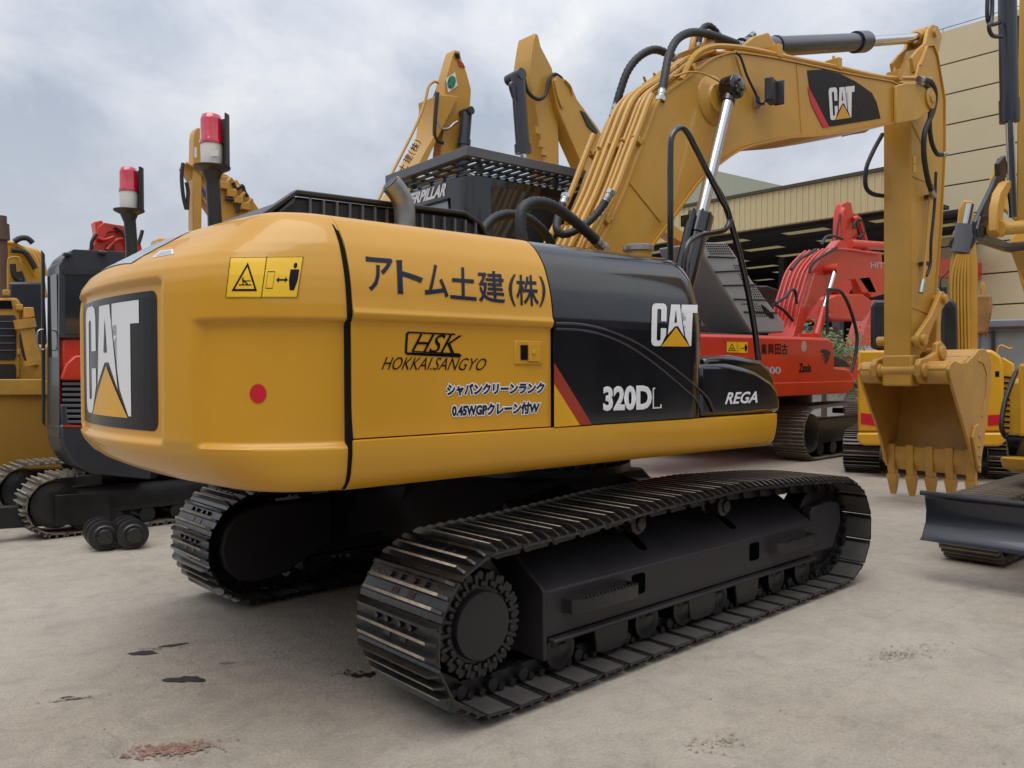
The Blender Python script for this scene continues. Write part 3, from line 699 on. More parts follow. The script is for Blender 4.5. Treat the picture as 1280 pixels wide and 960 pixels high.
sv = mat('sticker_silver', (.33, .37, .42), .35); 
print_polys('service_sticker', [[(0, 0), (1, .12), (.93, 1), (.18, .92)]], CWf((190, 322), (217, 318), (218, 311), (197, 313)), DWHT, CWT, .3)
print_polys('service_sticker', [[(.1, .15), (.88, .25), (.82, .86), (.24, .8)]], CWf((190, 322), (217, 318), (218, 311), (197, 313), off=.0045), sv, CWT, .3)
random.seed(11)
def top_pt(x, y, off):
    lo, hi = 1.955, 2.3
    for _ in range(24):
        mid = (lo+hi)/2
        if G(Vector((x, y, mid)), True)-off < 0: lo = mid
        else: hi = mid
    return Vector((x, y, lo+off))
def top_map(off): return lambda u, v, e=0: top_pt(-2.765+.25*v+.03*abs(u-.5), .28-.70*u-.04*v, off+e)
st = top_map(.003); print_polys('torn_sticker', [[(0, 0), (.5, .03), (1, -.02), (.97, .5), (1.0, 1), (.5, .97), (.1, 1)]], st, sv, CWT, .12)
st2 = top_map(.0045); P = []
for k in range(34):
    a, b = random.random()*.94, random.random()*.94; w, h = .02+random.random()*.12, .015+random.random()*.05; P.append([(a, b), (min(1, a+w), b+.3*h), (min(1, a+w*.8), min(1, b+h)), (a+.1*w, min(1, b+h*.8))])
print_polys('sticker_residue', P, st2, DWHT, CWT, .3)
# door lettering
D = lambda *c, off=.003: pxq(c, off, False)
q_title = D((457, 368), (683, 386), (684, 338), (457, 320))
def glyphs(txts, fn, m, parent, bold, name='lettering'):
    for t, u0, u1, v0, v1 in txts:
        f = (lambda u0, u1, v0, v1: lambda u, v: fn(u0+(u1-u0)*u, v0+(v1-v0)*v))(u0, u1, v0, v1)
        print_text(name, t, f, m, parent, bold=bold, step=.3)
for t, c in [('ア', [(459, 364), (491, 364), (491, 323), (457, 320)]), ('ト', [(497, 367), (529, 368), (529, 325), (495, 325)]), ('ム', [(531, 371), (561, 372), (559, 331), (532, 330)]),
             ('土', [(563, 373), (596, 376), (594, 335), (563, 333)]), ('建', [(599, 377), (632, 380), (630, 339), (596, 338)]), ('(', [(636, 379), (645, 383), (645, 343), (636, 342)]),
             ('株', [(646, 381), (674, 383), (672, 344), (645, 343)]), (')', [(674, 384), (682, 382), (682, 346), (674, 345)])]:
    print_text('lettering', t, D(*c), DNAV, DOOR, bold=.014 if t not in '()' else .012, step=.3)
print_text('lettering', 'HSK', D((514, 440), (573, 442), (578, 419), (518, 417)), DBLK, DOOR, bold=.0, shear=.35)
print_polys('logo_frame', [[(.06, .96), (.02, .86), (0, .1), (.04, .02), (.95, 0), (1.0, .08), (.98, .12), (.95, .05), (.07, .07), (.04, .12), (.06, .84), (.09, .90), (.93, .90), (.92, .96)], [(.14, .14), (.97, .12), (.97, .17), (.14, .19)]], D((506, 444), (578, 447), (574, 416), (506, 413)), DBLK, DOOR)
print_text('lettering', 'HOKKAI.SANGYO', D((477, 462), (606, 463), (609, 448), (480, 446)), DBLK, DOOR, bold=-.004, shear=.3)
for t, c in [('シャバンクリーンランク', [(557, 497), (681, 494), (683, 476), (557, 478)]), ('0.45WGPクレーン付W', [(564, 523), (675, 518), (677, 500), (564, 503)])]:
    o, ref = print_text('lettering_outline', t, D(*c), DWHT, DOOR, bold=.15)
    print_text('lettering', t, D(*c, off=.0045), DNAV, DOOR, bold=.055, ref=ref)
DP = lambda *c, off=.004: pxq(c, off, None)
logo(DP((814, 432.5), (867.5, 433), (870, 380), (815, 379)), BPAN, step=.12)
print_text('lettering', '320D', DP((754, 514), (815, 512), (815, 481), (754, 483)), DWHT, BPAN, bold=.045)
print_text('lettering_outline', 'L', DP((816, 511), (827, 510), (826, 484), (816, 485)), DWHT, BPAN, bold=.02)
print_text('lettering', 'L', DP((817.5, 509), (825.5, 508.5), (825, 485.5), (817.5, 486), off=.006), DBLK, BPAN, bold=.0)
print_polys('colour_wedge', [[(692.8, 480), (692.8, 534), (725, 531.5)]], lambda u, v: hit(u, v, .003, None), DGOLD, BPAN, 6)
print_polys('red_stripe', [[(692.8, 453), (692.8, 480), (725, 531.5), (740, 530.5)]], lambda u, v: hit(u, v, .003, None), mat('stripe_red', (.30, .03, .012), .35), BPAN, 6)
tbf = lambda c: (lambda q: lambda u, v, e=0: (lambda p: hy(p.x, p.y, -1.3685-e))(q(u, v)))(quad(*[(a, b, 0) for a, b in c]))
print_text('lettering', 'REGA', tbf([(906, 505.5), (947, 503.5), (949, 489), (909, 490.5)]), DWHT, TB, bold=.025, shear=.15)
cr = D((869, 543), (886, 543), (886, 528), (869, 528)); print_polys('target_mark', outline([(.5+.3*math.cos(R(a)), .5+.3*math.sin(R(a))) for a in range(0, 360, 20)], .3)+[[(.48, 0), (.52, 0), (.52, 1), (.48, 1)], [(0, .48), (1, .48), (1, .52), (0, .52)], [(.38, .38), (.62, .38), (.62, .62), (.38, .62)][:3]], lambda u, v: cr(u, v, .004), mat('stripe_red', ()), SKN)
for o in list(CWT.children)+list(DOOR.children)+list(BPAN.children)+list(SKN.children)+list(TB.children): o.rotation_euler = (0, 0, 0)
# ================================================================ boom, stick, bucket
def H(c, y): p = hy(c[0], c[1], y); return (p.x, p.z)
def sub(parent, o): o.parent = parent; o.rotation_euler = (0, 0, 0); return o
YN, YFAR, YC = -.36, .16, -.10
def spline(P, n=6):
    P = [Vector(p) for p in P]; Q = []
    for k in range(len(P)-1):
        a, b, c, d = P[max(0, k-1)], P[k], P[k+1], P[min(len(P)-1, k+2)]
        for j in range(n): t = j/n; Q.append(.5*((2*b)+(c-a)*t+(2*a-5*b+4*c-d)*t*t+(3*b-a-3*c+d)*t**3))
    Q.append(P[-1]); return Q
top_e = [H(c, YN) for c in [(741, 335), (750, 310), (780, 245), (797, 200), (812, 160), (825, 127), (838, 113), (855, 102), (887, 77), (905, 69), (922, 66), (960, 71), (1000, 79), (1060, 92), (1115, 102)]]
bot_e = [H(c, YN) for c in [(1100, 156), (1035, 167), (985, 171), (955, 177), (935, 182), (918, 190), (897, 205), (877, 222), (858, 247), (840, 272), (824, 293), (812, 310), (796, 332)]]
head = [H(c, YN) for c in [(1140, 106), (1160, 112), (1169, 122), (1168, 134), (1158, 142), (1147, 150), (1125, 154)]]
foot = [(.62, 1.75), (.30, 1.55), (.10, 1.62), (.08, 1.85)]
outl = [tuple(p) for p in spline(top_e, 3)]+head[:0]+[tuple(p) for p in spline(bot_e, 3)]
tipx = [H(c, YN) for c in [(1128, 108), (1128, 150)]]
outl = [tuple(p) for p in spline(top_e, 3)]+tipx+[tuple(p) for p in spline(bot_e, 3)]+foot
m = MB(); m.prism_y(outl, YN+.012, YFAR-.012); BOOM = m.build('boom', YELB, EX, rot=ROT, bevel=.006)
m = MB(); m.ribbon([tuple(p) for p in spline(top_e, 3)]+[tipx[0]], .014, YN, YFAR); sub(BOOM, m.build('top_flange', YELB))
m = MB(); m.ribbon([tuple(p) for p in spline(bot_e[::-1], 3)]+[tipx[1]], -.016, YN-.012, YFAR+.012); sub(BOOM, m.build('bottom_flange', YELB))
for yy in (YN, YFAR-.0):      # forked nose castings with the stick pin
    s = -1 if yy < 0 else 1
    m = MB(); cas = [H(c, YN) for c in [(1116, 108), (1130, 104), (1150, 108), (1161, 116), (1166, 128), (1160, 139), (1143, 151), (1124, 154), (1116, 156)]]
    m.prism_y(cas, yy+s*.002, yy+s*.035); sub(BOOM, m.build('nose_casting', YELB, bevel=.01))
    pc = H((1158, 124), YN); m = MB(); m.lathe((pc[0], yy+s*.03, pc[1]), [(.115, 0), (.115, .025), (.095, .03), (.055, .032), (.055, .045), (.03, .047)], 24, (0, s, 0)); sub(BOOM, m.build('nose_pin', YELB, bevel=.003))
# weld seams and stiffener lines on the near side plate
m = MB()
for a, b in (((921, 70), (934, 112)), ((788, 228), (827, 277)), ((997, 80), (1003, 166)), ((1117, 104), (1117, 154))):
    pa, pb = H(a, YN), H(b, YN); m.tube([(pa[0], YN+.010, pa[1]), (pb[0], YN+.010, pb[1])], .007, 6)
sub(BOOM, m.build('weld_seam', YELB))
pc = H((893, 125), YN); m = MB(); m.lathe((pc[0], YN+.02, pc[1]), [(.20, 0), (.19, .02), (.12, .05), (.11, .07)], 28, (0, -1, 0)); sub(BOOM, m.build('cylinder_boss', YELB))
# logo plate on the boom
bf = lambda c, e=.0: (lambda q: lambda u, v, x=0: (lambda p: hy(p.x, p.y, YN+.008-e-x))(q(u, v)))(quad(*[(a, b, 0) for a, b in c]))
pl = [(1009, 88), (1030, 87), (1050, 92), (1070, 102), (1090, 116), (1096, 128), (1101, 148), (1036, 158.5), (1028, 150), (1012, 111)]
print_polys('emblem_panel', [[(a, b) for a, b in pl]], lambda u, v: hy(u, v, YN+.008), DBLK, BOOM, 60)
print_polys('red_stripe', [[(1009.5, 107), (1012, 111), (1036.5, 158.5), (1029, 159.5), (1014, 130)]], lambda u, v: hy(u, v, YN+.006), DPINK, BOOM, 60)
logo(bf([(1038, 150.5), (1066, 146.5), (1067, 106.5), (1035.5, 110)], .003), BOOM, step=.3)
# steel pipes clamped along the top plate
tl = spline(top_e, 4)
def along(y, h, i0, i1, wob=0):
    P = []
    for k in range(i0, i1):
        t = (tl[min(len(tl)-1, k+1)]-tl[max(0, k-1)]).normalized(); n = Vector((-t.y, t.x)); q = tl[k]+n*(h+wob*math.sin(k*.5)); P.append((q.x, y, q.y))
    return P
npt = len(tl)
for k, (y, h, i1, r) in enumerate(((-.335, .075, 21, .024), (-.255, .06, 38, .020), (-.195, .05, 36, .018), (-.13, .07, 37, .026), (-.055, .07, 36, .026), (.03, .06, 34, .022), (.125, .10, 17, .024))):
    P = along(y, h, 0, i1); m = MB(); m.tube([(P[0][0]-.08, y, P[0][2]-.35)]+P, r, 8, smooth=0); sub(BOOM, m.build('hydraulic_pipe', YELB))
for i in (6, 14, 30):
    for a, b in ((-.36, -.31), (-.28, -.17), (-.16, -.03), (-.01, .05), (.10, .155)):
        q = along((a+b)/2, .03, i, i+1)[0]; t = (tl[i+1]-tl[i]).normalized(); m = MB(); m.box(q, (.045, abs(b-a), .06), M=Matrix.Rotation(-math.atan2(t.y, t.x), 3, 'Y')); m.cyl((q[0], q[1], q[2]), (q[0]-t.y*.075, q[1], q[2]+t.x*.075), .012, seg=6); sub(BOOM, m.build('pipe_clamp', YELB, bevel=.004))
def hose(px, y0, y1=None, r=.024, parent=None, rib=True, name='hose', fit=True, m_=None):
    y1 = y0 if y1 is None else y1; n = len(px); P = [hy(c[0], c[1], y0+(y1-y0)*k/(n-1)) for k, c in enumerate(px)]
    m = MB(); Q = spline(P, 5)
    if rib:
        L_ = [0]
        for k in range(len(Q)-1): L_.append(L_[-1]+(Q[k+1]-Q[k]).length)
        N_ = int(L_[-1]/.02); out_ = []; j = 0
        for k in range(N_+1):
            s_ = L_[-1]*k/N_
            while j < len(L_)-2 and L_[j+1] < s_: j += 1
            out_.append(Q[j].lerp(Q[j+1], (s_-L_[j])/max(1e-6, L_[j+1]-L_[j])))
        m.tube(out_, r, 10, ridge=.13)
    else: m.tube(Q, r, 8)
    o = m.build(name, m_ or HOSE, parent, ang=80)
    if fit:
        for a, b in (((Q[0], Q[1]),) if fit != 2 else ())+((Q[-1], Q[-2]),):
            d = (a-b).normalized(); f = MB(); f.cyl(a-d*r*2.2, a+d*r*1.2, r*1.1, seg=12); f.tube([a+d*.0, a+d*r*1.2], r*1.3, 6); f.build('hose_fitting', STEEL, o)
    return o
hose([(768, 140), (775, 115), (785, 88), (800, 70), (818, 62), (836, 68), (848, 77)], .125, -.02, .030, BOOM)
hose([(826, 122), (831, 95), (836, 70), (846, 50), (862, 41), (882, 42), (905, 49), (926, 57)], -.335, -.20, .030, BOOM)
hose([(873, 62), (874, 50), (878, 36), (886, 32), (894, 38), (900, 46)], -.1, -.1, .024, BOOM)
hose([(876, 58), (895, 52), (915, 54), (930, 51), (940, 44)], -.10, -.05, .024, BOOM)
# valve block at the knee
m = MB(); c = hy(872, 68, -.12); m.box(c, (.22, .22, .12), M=Matrix.Rotation(R(-25), 3, 'Y')); m.cyl(c+Vector((.02, -.07, .05)), c+Vector((.05, -.07, .18)), .03, seg=10); m.cyl(c+Vector((.0, .06, .05)), c+Vector((.03, .06, .16)), .03, seg=10); sub(BOOM, m.build('valve_block', YELB, bevel=.006))
for px, y, r in (([(852, 100), (866, 72), (884, 60), (905, 58), (940, 62), (985, 72), (1040, 83), (1100, 96), (1140, 98), (1163, 99)], -.33, .024), ([(890, 66), (930, 68), (1000, 81), (1060, 93), (1120, 103), (1150, 106)], -.25, .016), ([(700, 112), (710, 110)], 0, .001)):
    if r < .01: continue
    m = MB(); m.tube([hy(c[0], c[1], y) for c in px], r, 8, smooth=4); sub(BOOM, m.build('hydraulic_pipe', YELB))
for c in ((967, 66), (1042, 82), (1118, 96)):
    q = hy(c[0], c[1], -.30); m = MB(); m.box(q, (.06, .14, .11)); m.cyl(q, q+Vector((0, 0, .09)), .014, seg=6); sub(BOOM, m.build('pipe_clamp', YELB, bevel=.004))
hose([(842, 96), (862, 90), (882, 93), (903, 104)], -.37, -.44, .008, BOOM, rib=False, fit=False, name='grease_line', m_=YELB)
# small lamp on the side plate with its cable
m = MB(); c = hy(964, 114, YN-.10); m.box(c, (.16, .07, .19), rz=R(18)); m.box(c+Vector((.085, -.02, 0)), (.02, .085, .205), rz=R(18)); LMP = sub(BOOM, m.build('work_lamp', BLKP, bevel=.012))
m = MB(); m.tube([hy(957, 125, YN-.06), hy(952, 131, YN-.05), hy(946, 130, YN)], .012, 6); m.box(hy(946, 128, YN-.01), (.06, .02, .09)); sub(LMP, m.build('lamp_bracket', STEEL))
hose([(920, 66), (926, 72), (934, 95), (945, 118), (948, 128), (955, 130)], YN-.02, YN-.06, .010, BOOM, rib=False, fit=False, name='lamp_cable')
# boom cylinders, one each side
for s in (-1, 1):
    yy = YC+s*.39
    a, b, c = hy(914, 110, YC-.39), hy(876, 270, YC-.39), hy(862, 322, YC-.39); lowp = Vector((c.x+(c.x-a.x)*.38, 0, c.z+(c.z-a.z)*.38))
    for q in (a, b, c): q.y = yy
    lowp.y = yy
    m = MB(); m.cyl(b+(a-b)*-.02, lowp, .085, seg=24); m.cyl(b, b+(lowp-b).normalized()*.16, .098, seg=24); d = (lowp-b).normalized()
    for k in range(8): t = 2*math.pi*k/8; e1 = d.orthogonal().normalized(); e2 = d.cross(e1); p_ = b+(e1*math.cos(t)+e2*math.sin(t))*.085; m.cyl(p_-d*.015, p_+d*.02, .012, seg=6)
    cyl_ = m.build('boom_cylinder', BLKG, EX, rot=ROT)
    m = MB(); m.tube([b+d*.02+Vector((-.13, s*.03, .03)), b+d*.5+Vector((-.13, s*.03, .0)), lowp+Vector((-.13, s*.03, 0))], .028, 8); m.box(b+d*.06+Vector((-.10, 0, 0)), (.14, .07, .08)); sub(cyl_, m.build('cylinder_pipe', BLKG))
    m = MB(); m.cyl(a, b, .046, seg=20); sub(cyl_, m.build('cylinder_rod', CHR))
    m = MB(); m.lathe((a.x, yy-s*.06, a.z), [(.07, 0), (.095, .01), (.095, .12), (.07, .13), (.05, .135)], 24, (0, s, 0)); m.cyl(a+(a-b).normalized()*-.13, a, .055, seg=16)
    for k in range(3): t = R(90+120*k); m.cyl((a.x+.045*math.cos(t), yy+s*.06, a.z+.045*math.sin(t)), (a.x+.045*math.cos(t), yy+s*.085, a.z+.045*math.sin(t)), .014, seg=8)
    sub(cyl_, m.build('rod_eye', BLKG, bevel=.004))
    m = MB(); m.cyl((a.x, yy, a.z), (a.x, YN if s < 0 else YFAR, a.z), .06, seg=16); sub(cyl_, m.build('rod_pin', YELB))
# stick cylinder on top of the boom
a, b, c = hy(938, 60, YC), hy(1082, 52, YC), hy(1152, 47, YC); d = (b-a).normalized()
m = MB(); m.cyl(a-d*.15, b, .088, seg=28); m.cyl(b-d*.22, b-d*.02, .108, seg=28); m.cyl(b-d*.02, b+d*.02, .098, seg=28); m.cyl(b-d*1.7, b-d*1.66, .098, seg=28); SC = m.build('stick_cylinder', NAVY, EX, rot=ROT, bevel=.004)
m = MB(); m.cyl(b, c, .056, seg=20); sub(SC, m.build('cylinder_rod', CHR))
m = MB(); m.lathe((c.x, YC-.085, c.z), [(.06, 0), (.10, .01), (.10, .16), (.06, .17)], 20, (0, 1, 0)); m.cyl(c-d*.16, c, .07, seg=16); sub(SC, m.build('rod_eye', YELB, bevel=.005))
for s in (-1, 1):
    m = MB(); lug = [H(q, YC) for q in ((890, 78), (925, 52), (942, 47), (950, 60), (975, 82))]; m.prism_y(lug, YC+s*.10, YC+s*.15); sub(BOOM, m.build('cylinder_lug', YELB, bevel=.01))
# stick
SN, SF = -.26, .06
Hs = lambda c: H(c, SN)
m = MB(); prof = [Hs(c) for c in [(1140, 448), (1140, 150), (1143, 110), (1150, 80), (1160, 58), (1167, 57), (1172, 70), (1181, 124), (1181, 190), (1176, 290), (1168, 385), (1155, 440), (1150, 448)]]
m.prism_y(prof, SN+.01, SF-.01); STICK = m.build('stick', YELB, EX, rot=ROT, bevel=.012)
m = MB(); m.ribbon([Hs(c) for c in [(1151, 82), (1160, 58), (1167, 57), (1172, 70), (1181, 124), (1181, 190), (1176, 290), (1168, 385), (1155, 440)]], .014, SN-.008, SF+.008); sub(STICK, m.build('stick_flange', YELB))
m = MB(); x0, z0 = Hs((1140, 448)); m.span(x0-.012, x0+.20, SN-.004, SF+.004, z0-.30, z0+.04); sub(STICK, m.build('stick_boss', YELB, bevel=.02))
for yy in (YC-.11, YC+.10):         # clevis for the stick cylinder
    m = MB(); cl = [H(c, YC) for c in [(1128, 94), (1125, 76), (1133, 66), (1142, 58), (1146, 40), (1151, 35), (1158, 37), (1163, 50), (1160, 66), (1150, 100)]]; m.prism_y(cl, yy-.02, yy+.02); sub(STICK, m.build('cylinder_clevis', YELB, bevel=.008))
m = MB(); q = hy(1153, 46, YC); m.cyl((q.x, YC-.16, q.z), (q.x, YC+.15, q.z), .045, seg=16); sub(STICK, m.build('clevis_pin', YELB))
m = MB()
for a_, b_ in (((1141, 220), (1173, 233)), ((1141, 384), (1168, 395)), ((1141, 155), (1158, 190))):
    pa, pb = Hs(a_), Hs(b_); m.tube([(pa[0], SN+.008, pa[1]), (pb[0], SN+.008, pb[1])], .006, 6)
sub(STICK, m.build('weld_seam', YELB))
for k, (za, zb) in enumerate((((1141.5, 195), (1145, 204)), ((1141.5, 206), (1145, 215)))):
    print_polys('warning_sticker', [[(za[0], za[1]), (zb[0], za[1]), (zb[0], zb[1]), (za[0], zb[1])]], lambda u, v: hy(u, v, SN+.006), DYEL, STICK, 60)
# hoses at the stick head
hose([(1150, 99), (1163, 102), (1169, 118), (1166, 140), (1156, 165), (1155, 195), (1160, 225), (1166, 243)], -.43, -.35, .028, STICK, rib=False)
hose([(1150, 103), (1160, 110), (1164, 130), (1162, 150), (1164, 175), (1171, 192), (1180, 193)], -.40, -.38, .024, STICK, rib=False)
hose([(1103, 168), (1092, 188), (1083, 210), (1082, 232), (1090, 242), (1106, 245)], SF+.10, SF+.02, .024, STICK, rib=False, fit=False)
hose([(1170, 215), (1168, 260), (1164, 300), (1163, 330), (1158, 345)], SN-.10, SN-.08, .016, STICK, rib=False, fit=False)
m = MB(); m.tube([hy(1163, 246, SN-.06), hy(1160, 290, SN-.06), hy(1156, 335, SN-.06), hy(1154, 350, SN-.06)], .020, 8); sub(STICK, m.build('hydraulic_pipe', YELB))
for c in ((1163, 246), (1156, 330)): m = MB(); m.box(hy(c[0], c[1], SN-.04), (.09, .09, .04)); sub(STICK, m.build('pipe_bracket', BLKP))
m = MB(); m.cyl(hy(1154, 350, SN-.07), hy(1151, 366, SN-.07), .028, seg=10); sub(STICK, m.build('hose_fitting', STEEL))
# bucket cylinder on the front of the stick
m = MB(); a, b = hy(1162, 215, .0), hy(1154, 340, .0); a.x += .0; b.x += .0; a.y = b.y = .0; m.cyl(a, b, .075, seg=20); BC = m.build('bucket_cylinder', NAVY, EX, rot=ROT)
m = MB(); c2 = hy(1176, 374, -.10); m.cyl(b, c2, .042, seg=16); sub(BC, m.build('cylinder_rod', CHR))
# linkage
def bar(name, pa, pb, y, th, r1, r2, parent, wmid=.6):
    a, b = hy(pa[0], pa[1], y), hy(pb[0], pb[1], y); d = Vector((b.x-a.x, b.z-a.z)); an = math.atan2(d.y, d.x); P = []
    for k in range(11): t = an+R(100+160*k/10); P.append((a.x+r1*math.cos(t), a.z+r1*math.sin(t)))
    mid = Vector(((a.x+b.x)/2, (a.z+b.z)/2)); nn = Vector((-math.sin(an), math.cos(an)))
    w = min(r1, r2)*wmid; P.append(tuple(mid-nn*w))
    for k in range(11): t = an+R(-80+160*k/10); P.append((b.x+r2*math.cos(t), b.z+r2*math.sin(t)))
    P.append(tuple(mid+nn*w))
    m = MB(); m.prism_y(P, y-th/2, y+th/2); o = m.build(name, YELB, parent, rot=ROT if parent is EX else None, bevel=.008)
    for q, r in ((a, r1), (b, r2)):
        m = MB(); m.lathe((q.x, y-th/2, q.z), [(r*.62, -.0), (r*.62, .035), (r*.5, .04), (r*.3, .042)], 18, (0, -1, 0)); sub(o, m.build('link_pin', YELB, bevel=.003))
    return o
LA, LB = (1150, 425), (1176, 374)
bar('link_arm', LA, LB, -.32, .05, .10, .085, EX); bar('link_arm', (1137, 425), (1163, 374), .13, .05, .10, .085, EX)
m = MB(); q = hy(1176, 374, -.32); m.cyl((q.x, -.36, q.z), (q.x, .16, q.z), .05, seg=14); q = hy(1150, 425, -.32); m.cyl((q.x, -.30, q.z), (q.x, .14, q.z), .05, seg=14); m.build('link_crosspin', YELB, EX, rot=ROT)
bar('power_link', (1168, 375), (1166, 442), -.12, .12, .08, .09, EX)
# bucket: side plates, wrapped shell, lip, ears, teeth
BN, BF = -.62, .38
Hn = lambda c: H(c, BN)
near = [Hn(c) for c in [(1186, 462), (1188, 455), (1193, 451), (1201, 454), (1209, 453), (1217, 445), (1224, 437), (1231, 436), (1236, 441), (1239, 452), (1240, 471), (1238, 492), (1235, 515), (1230, 555), (1225, 588), (1219, 592), (1212, 556), (1203, 525), (1192, 487)]]
sh_ = near[4:15]
m = MB(); m.prism_y(near, BN, BN+.03); BK = m.build('bucket', YELD, EX, rot=ROT, bevel=.006)
m = MB(); m.prism_y(near, BF-.03, BF); sub(BK, m.build('side_plate', YELD, bevel=.006))
m = MB(); loop = [near[1], near[3]]+[near[4], near[6], near[8], near[9], near[10], near[11], near[12], near[13], near[14]]
lp = [tuple(p) for p in spline([near[5], near[7], near[9], near[10], near[11], near[12], near[13], near[14]], 4)]
c0 = Vector((sum(p[0] for p in near)/len(near), sum(p[1] for p in near)/len(near)))
inn = [tuple(Vector(p)+(c0-Vector(p)).normalized()*.03) for p in lp]
m.prism_y(lp+inn[::-1], BN+.03, BF-.03); sub(BK, m.build('bucket_shell', YELD))
tz = near[1]; m = MB(); m.prism_y([near[0], near[1], near[3], near[5], (near[5][0], near[5][1]-.05), (near[0][0]+.25, near[0][1]+.0), (near[0][0]+.08, near[0][1]-.03)], BN+.028, BF-.028); sub(BK, m.build('top_torque_tube', YELD, bevel=.02))
m = MB(); m.cyl((near[1][0]+.10, BN+.03, near[1][1]-.09), (near[1][0]+.10, BF-.03, near[1][1]-.09), .125, seg=20); sub(BK, m.build('torque_tube', YELD))
# lip and wear plate
lz = near[15]; tipn = near[14]
m = MB(); m.prism_y([(tipn[0]-.02, tipn[1]+.20), (tipn[0]+.02, tipn[1]+.19), (tipn[0]-.02, tipn[1]-.06), (tipn[0]-.06, tipn[1]-.06), (tipn[0]-.12, tipn[1]+.10), (tipn[0]-.10, tipn[1]+.22)], BN+.02, BF-.02); sub(BK, m.build('lip_plate', YELD, bevel=.006))
for k in range(5):
    y = BN+.06+(BF-BN-.12)*k/4
    m = MB(); x, z = tipn[0]-.075, tipn[1]
    P = [(x-.055, z+.24), (x-.02, z+.25), (x+.055, z-.04), (x+.05, z-.13), (x-.02, z-.13), (x-.05, z-.02)]
    i = len(m.v); m.prism_y(P, y-.045, y+.045); TA = sub(BK, m.build('tooth_adapter', YELD, bevel=.008))
    m = MB(); zt = z-.12
    rows = []
    for t, w, x0_, x1_ in ((0, .056, -.032, .062), (-.03, .058, -.034, .064), (-.10, .050, -.018, .055), (-.18, .042, .0, .046), (-.245, .030, .014, .036)): rows.append([(x+x0_, y-w, zt+t), (x+x1_, y-w, zt+t), (x+x1_, y+w, zt+t), (x+x0_, y+w, zt+t), (x+x0_, y-w, zt+t)])
    m.grid(rows); m.poly(rows[0][:4]); m.poly(rows[-1][:4]); sub(BK, m.build('bucket_tooth', YELD, bevel=.005))
for y in (BN, BF):
    s = -1 if y < 0 else 1
    m = MB(); m.prism_y([(tipn[0]-.10, tipn[1]+.52), (tipn[0]-.20, tipn[1]+.50), (tipn[0]-.26, tipn[1]+.38), (tipn[0]-.12, tipn[1]+.02), (tipn[0]-.04, tipn[1]-.02), (tipn[0]-.05, tipn[1]+.3)], y+s*.002, y+s*.03); SC_ = sub(BK, m.build('side_cutter', YELD, bevel=.006))
    for k in range(4): m = MB(); m.cyl((tipn[0]-.10, y+s*.03, tipn[1]+.06+k*.11), (tipn[0]-.10, y+s*.045, tipn[1]+.06+k*.11), .018, seg=6); sub(BK, m.build('cutter_bolt', YELD))
# wear patch on the side plate and hinge ears
m = MB(); wp = [Hn(c) for c in [(1222, 451), (1229, 455), (1233, 468), (1232, 488), (1226, 520), (1229, 521), (1236, 488), (1237, 466), (1233, 449), (1226, 446)]]; m.prism_y(wp, BN-.008, BN-.001); sub(BK, m.build('wear_rib', YELD))
for y, dx in ((-.34, 0), (.14, 0)):
    a = hy(1151, 463, -.34); b = hy(1173, 441, -.34); pts = []
    m = MB(); P = [(a.x-.10, a.z+.06), (a.x-.06, a.z+.12), (a.x+.10, a.z+.14), (b.x-.12, b.z+.0), (b.x-.10, b.z+.10), (b.x, b.z+.13), (b.x+.11, b.z+.08), (b.x+.12, b.z-.05), (b.x+.04, b.z-.16), (a.x+.18, a.z-.02), (a.x+.12, a.z-.14), (a.x, a.z-.13), (a.x-.09, a.z-.06)]
    m.prism_y(P, y-.03, y+.03); er = sub(BK, m.build('hinge_ear', YELD, bevel=.012))
    for q in (a, b):
        m = MB(); m.lathe((q.x, y-.03, q.z), [(.075, 0), (.075, .03), (.06, .035), (.03, .037)], 20, (0, -1, 0)); sub(BK, m.build('hinge_pin', YELD, bevel=.004))
a = hy(1151, 463, -.34); b = hy(1173, 441, -.34); m = MB(); m.cyl((a.x, -.4, a.z), (a.x, .2, a.z), .06, seg=14); m.cyl((b.x, -.4, b.z), (b.x, .2, b.z), .055, seg=14); sub(BK, m.build('hinge_shaft', YELD))
# ================================================================ cab, guard, exhaust, grille, rails, beacons
CX0, CY0 = -.27, .42
def rr_prism_z(m, x0, x1, y0, y1, z0, z1, r, seg=5):
    P = []
    for cx_, cy_, a0 in ((x1-r, y1-r, 0), (x0+r, y1-r, 90), (x0+r, y0+r, 180), (x1-r, y0+r, 270)):
        for j in range(seg+1): t = R(a0+90*j/seg); P.append((cx_+r*math.cos(t), cy_+r*math.sin(t), z0))
    m.prism(P, (0, 0, z1-z0))
m = MB(); rr_prism_z(m, CX0, 1.45, CY0, 1.40, 1.2, 2.985, .12); CAB = m.build('cab', BLKG, EX, rot=ROT, bevel=.03)
m = MB(); m.span(-.06, 1.30, CY0-.004, CY0-.002, 1.9, 2.90); sub(CAB, m.build('side_window', GLASS))
wq = [hx(a, b, CX0-.004) for a, b in ((498, 290), (563, 278), (561, 249), (500, 266))]
m = MB(); m.prism(wq, (.002, 0, 0)); sub(CAB, m.build('rear_window', mat('rear_glass', (.20, .24, .27), .15)))
m = MB(); m.tube(wq+[wq[0]], .012, 6); sub(CAB, m.build('window_seal', DBLK))
o, _ = print_text('lettering', 'CATERPILLAR', (lambda q: lambda u, v, e=0: (lambda p: hx(p.x, p.y, CX0-.004-e))(q(u, v)))(quad((491, 262, 0), (556, 245, 0), (559, 228, 0), (494, 248, 0))), DWHT, CAB, bold=.05, shear=.2)
GX0, GX1, GY0, GY1, GZ = -.33, 1.50, .35, 1.45, 3.10
m = MB(); t = .035
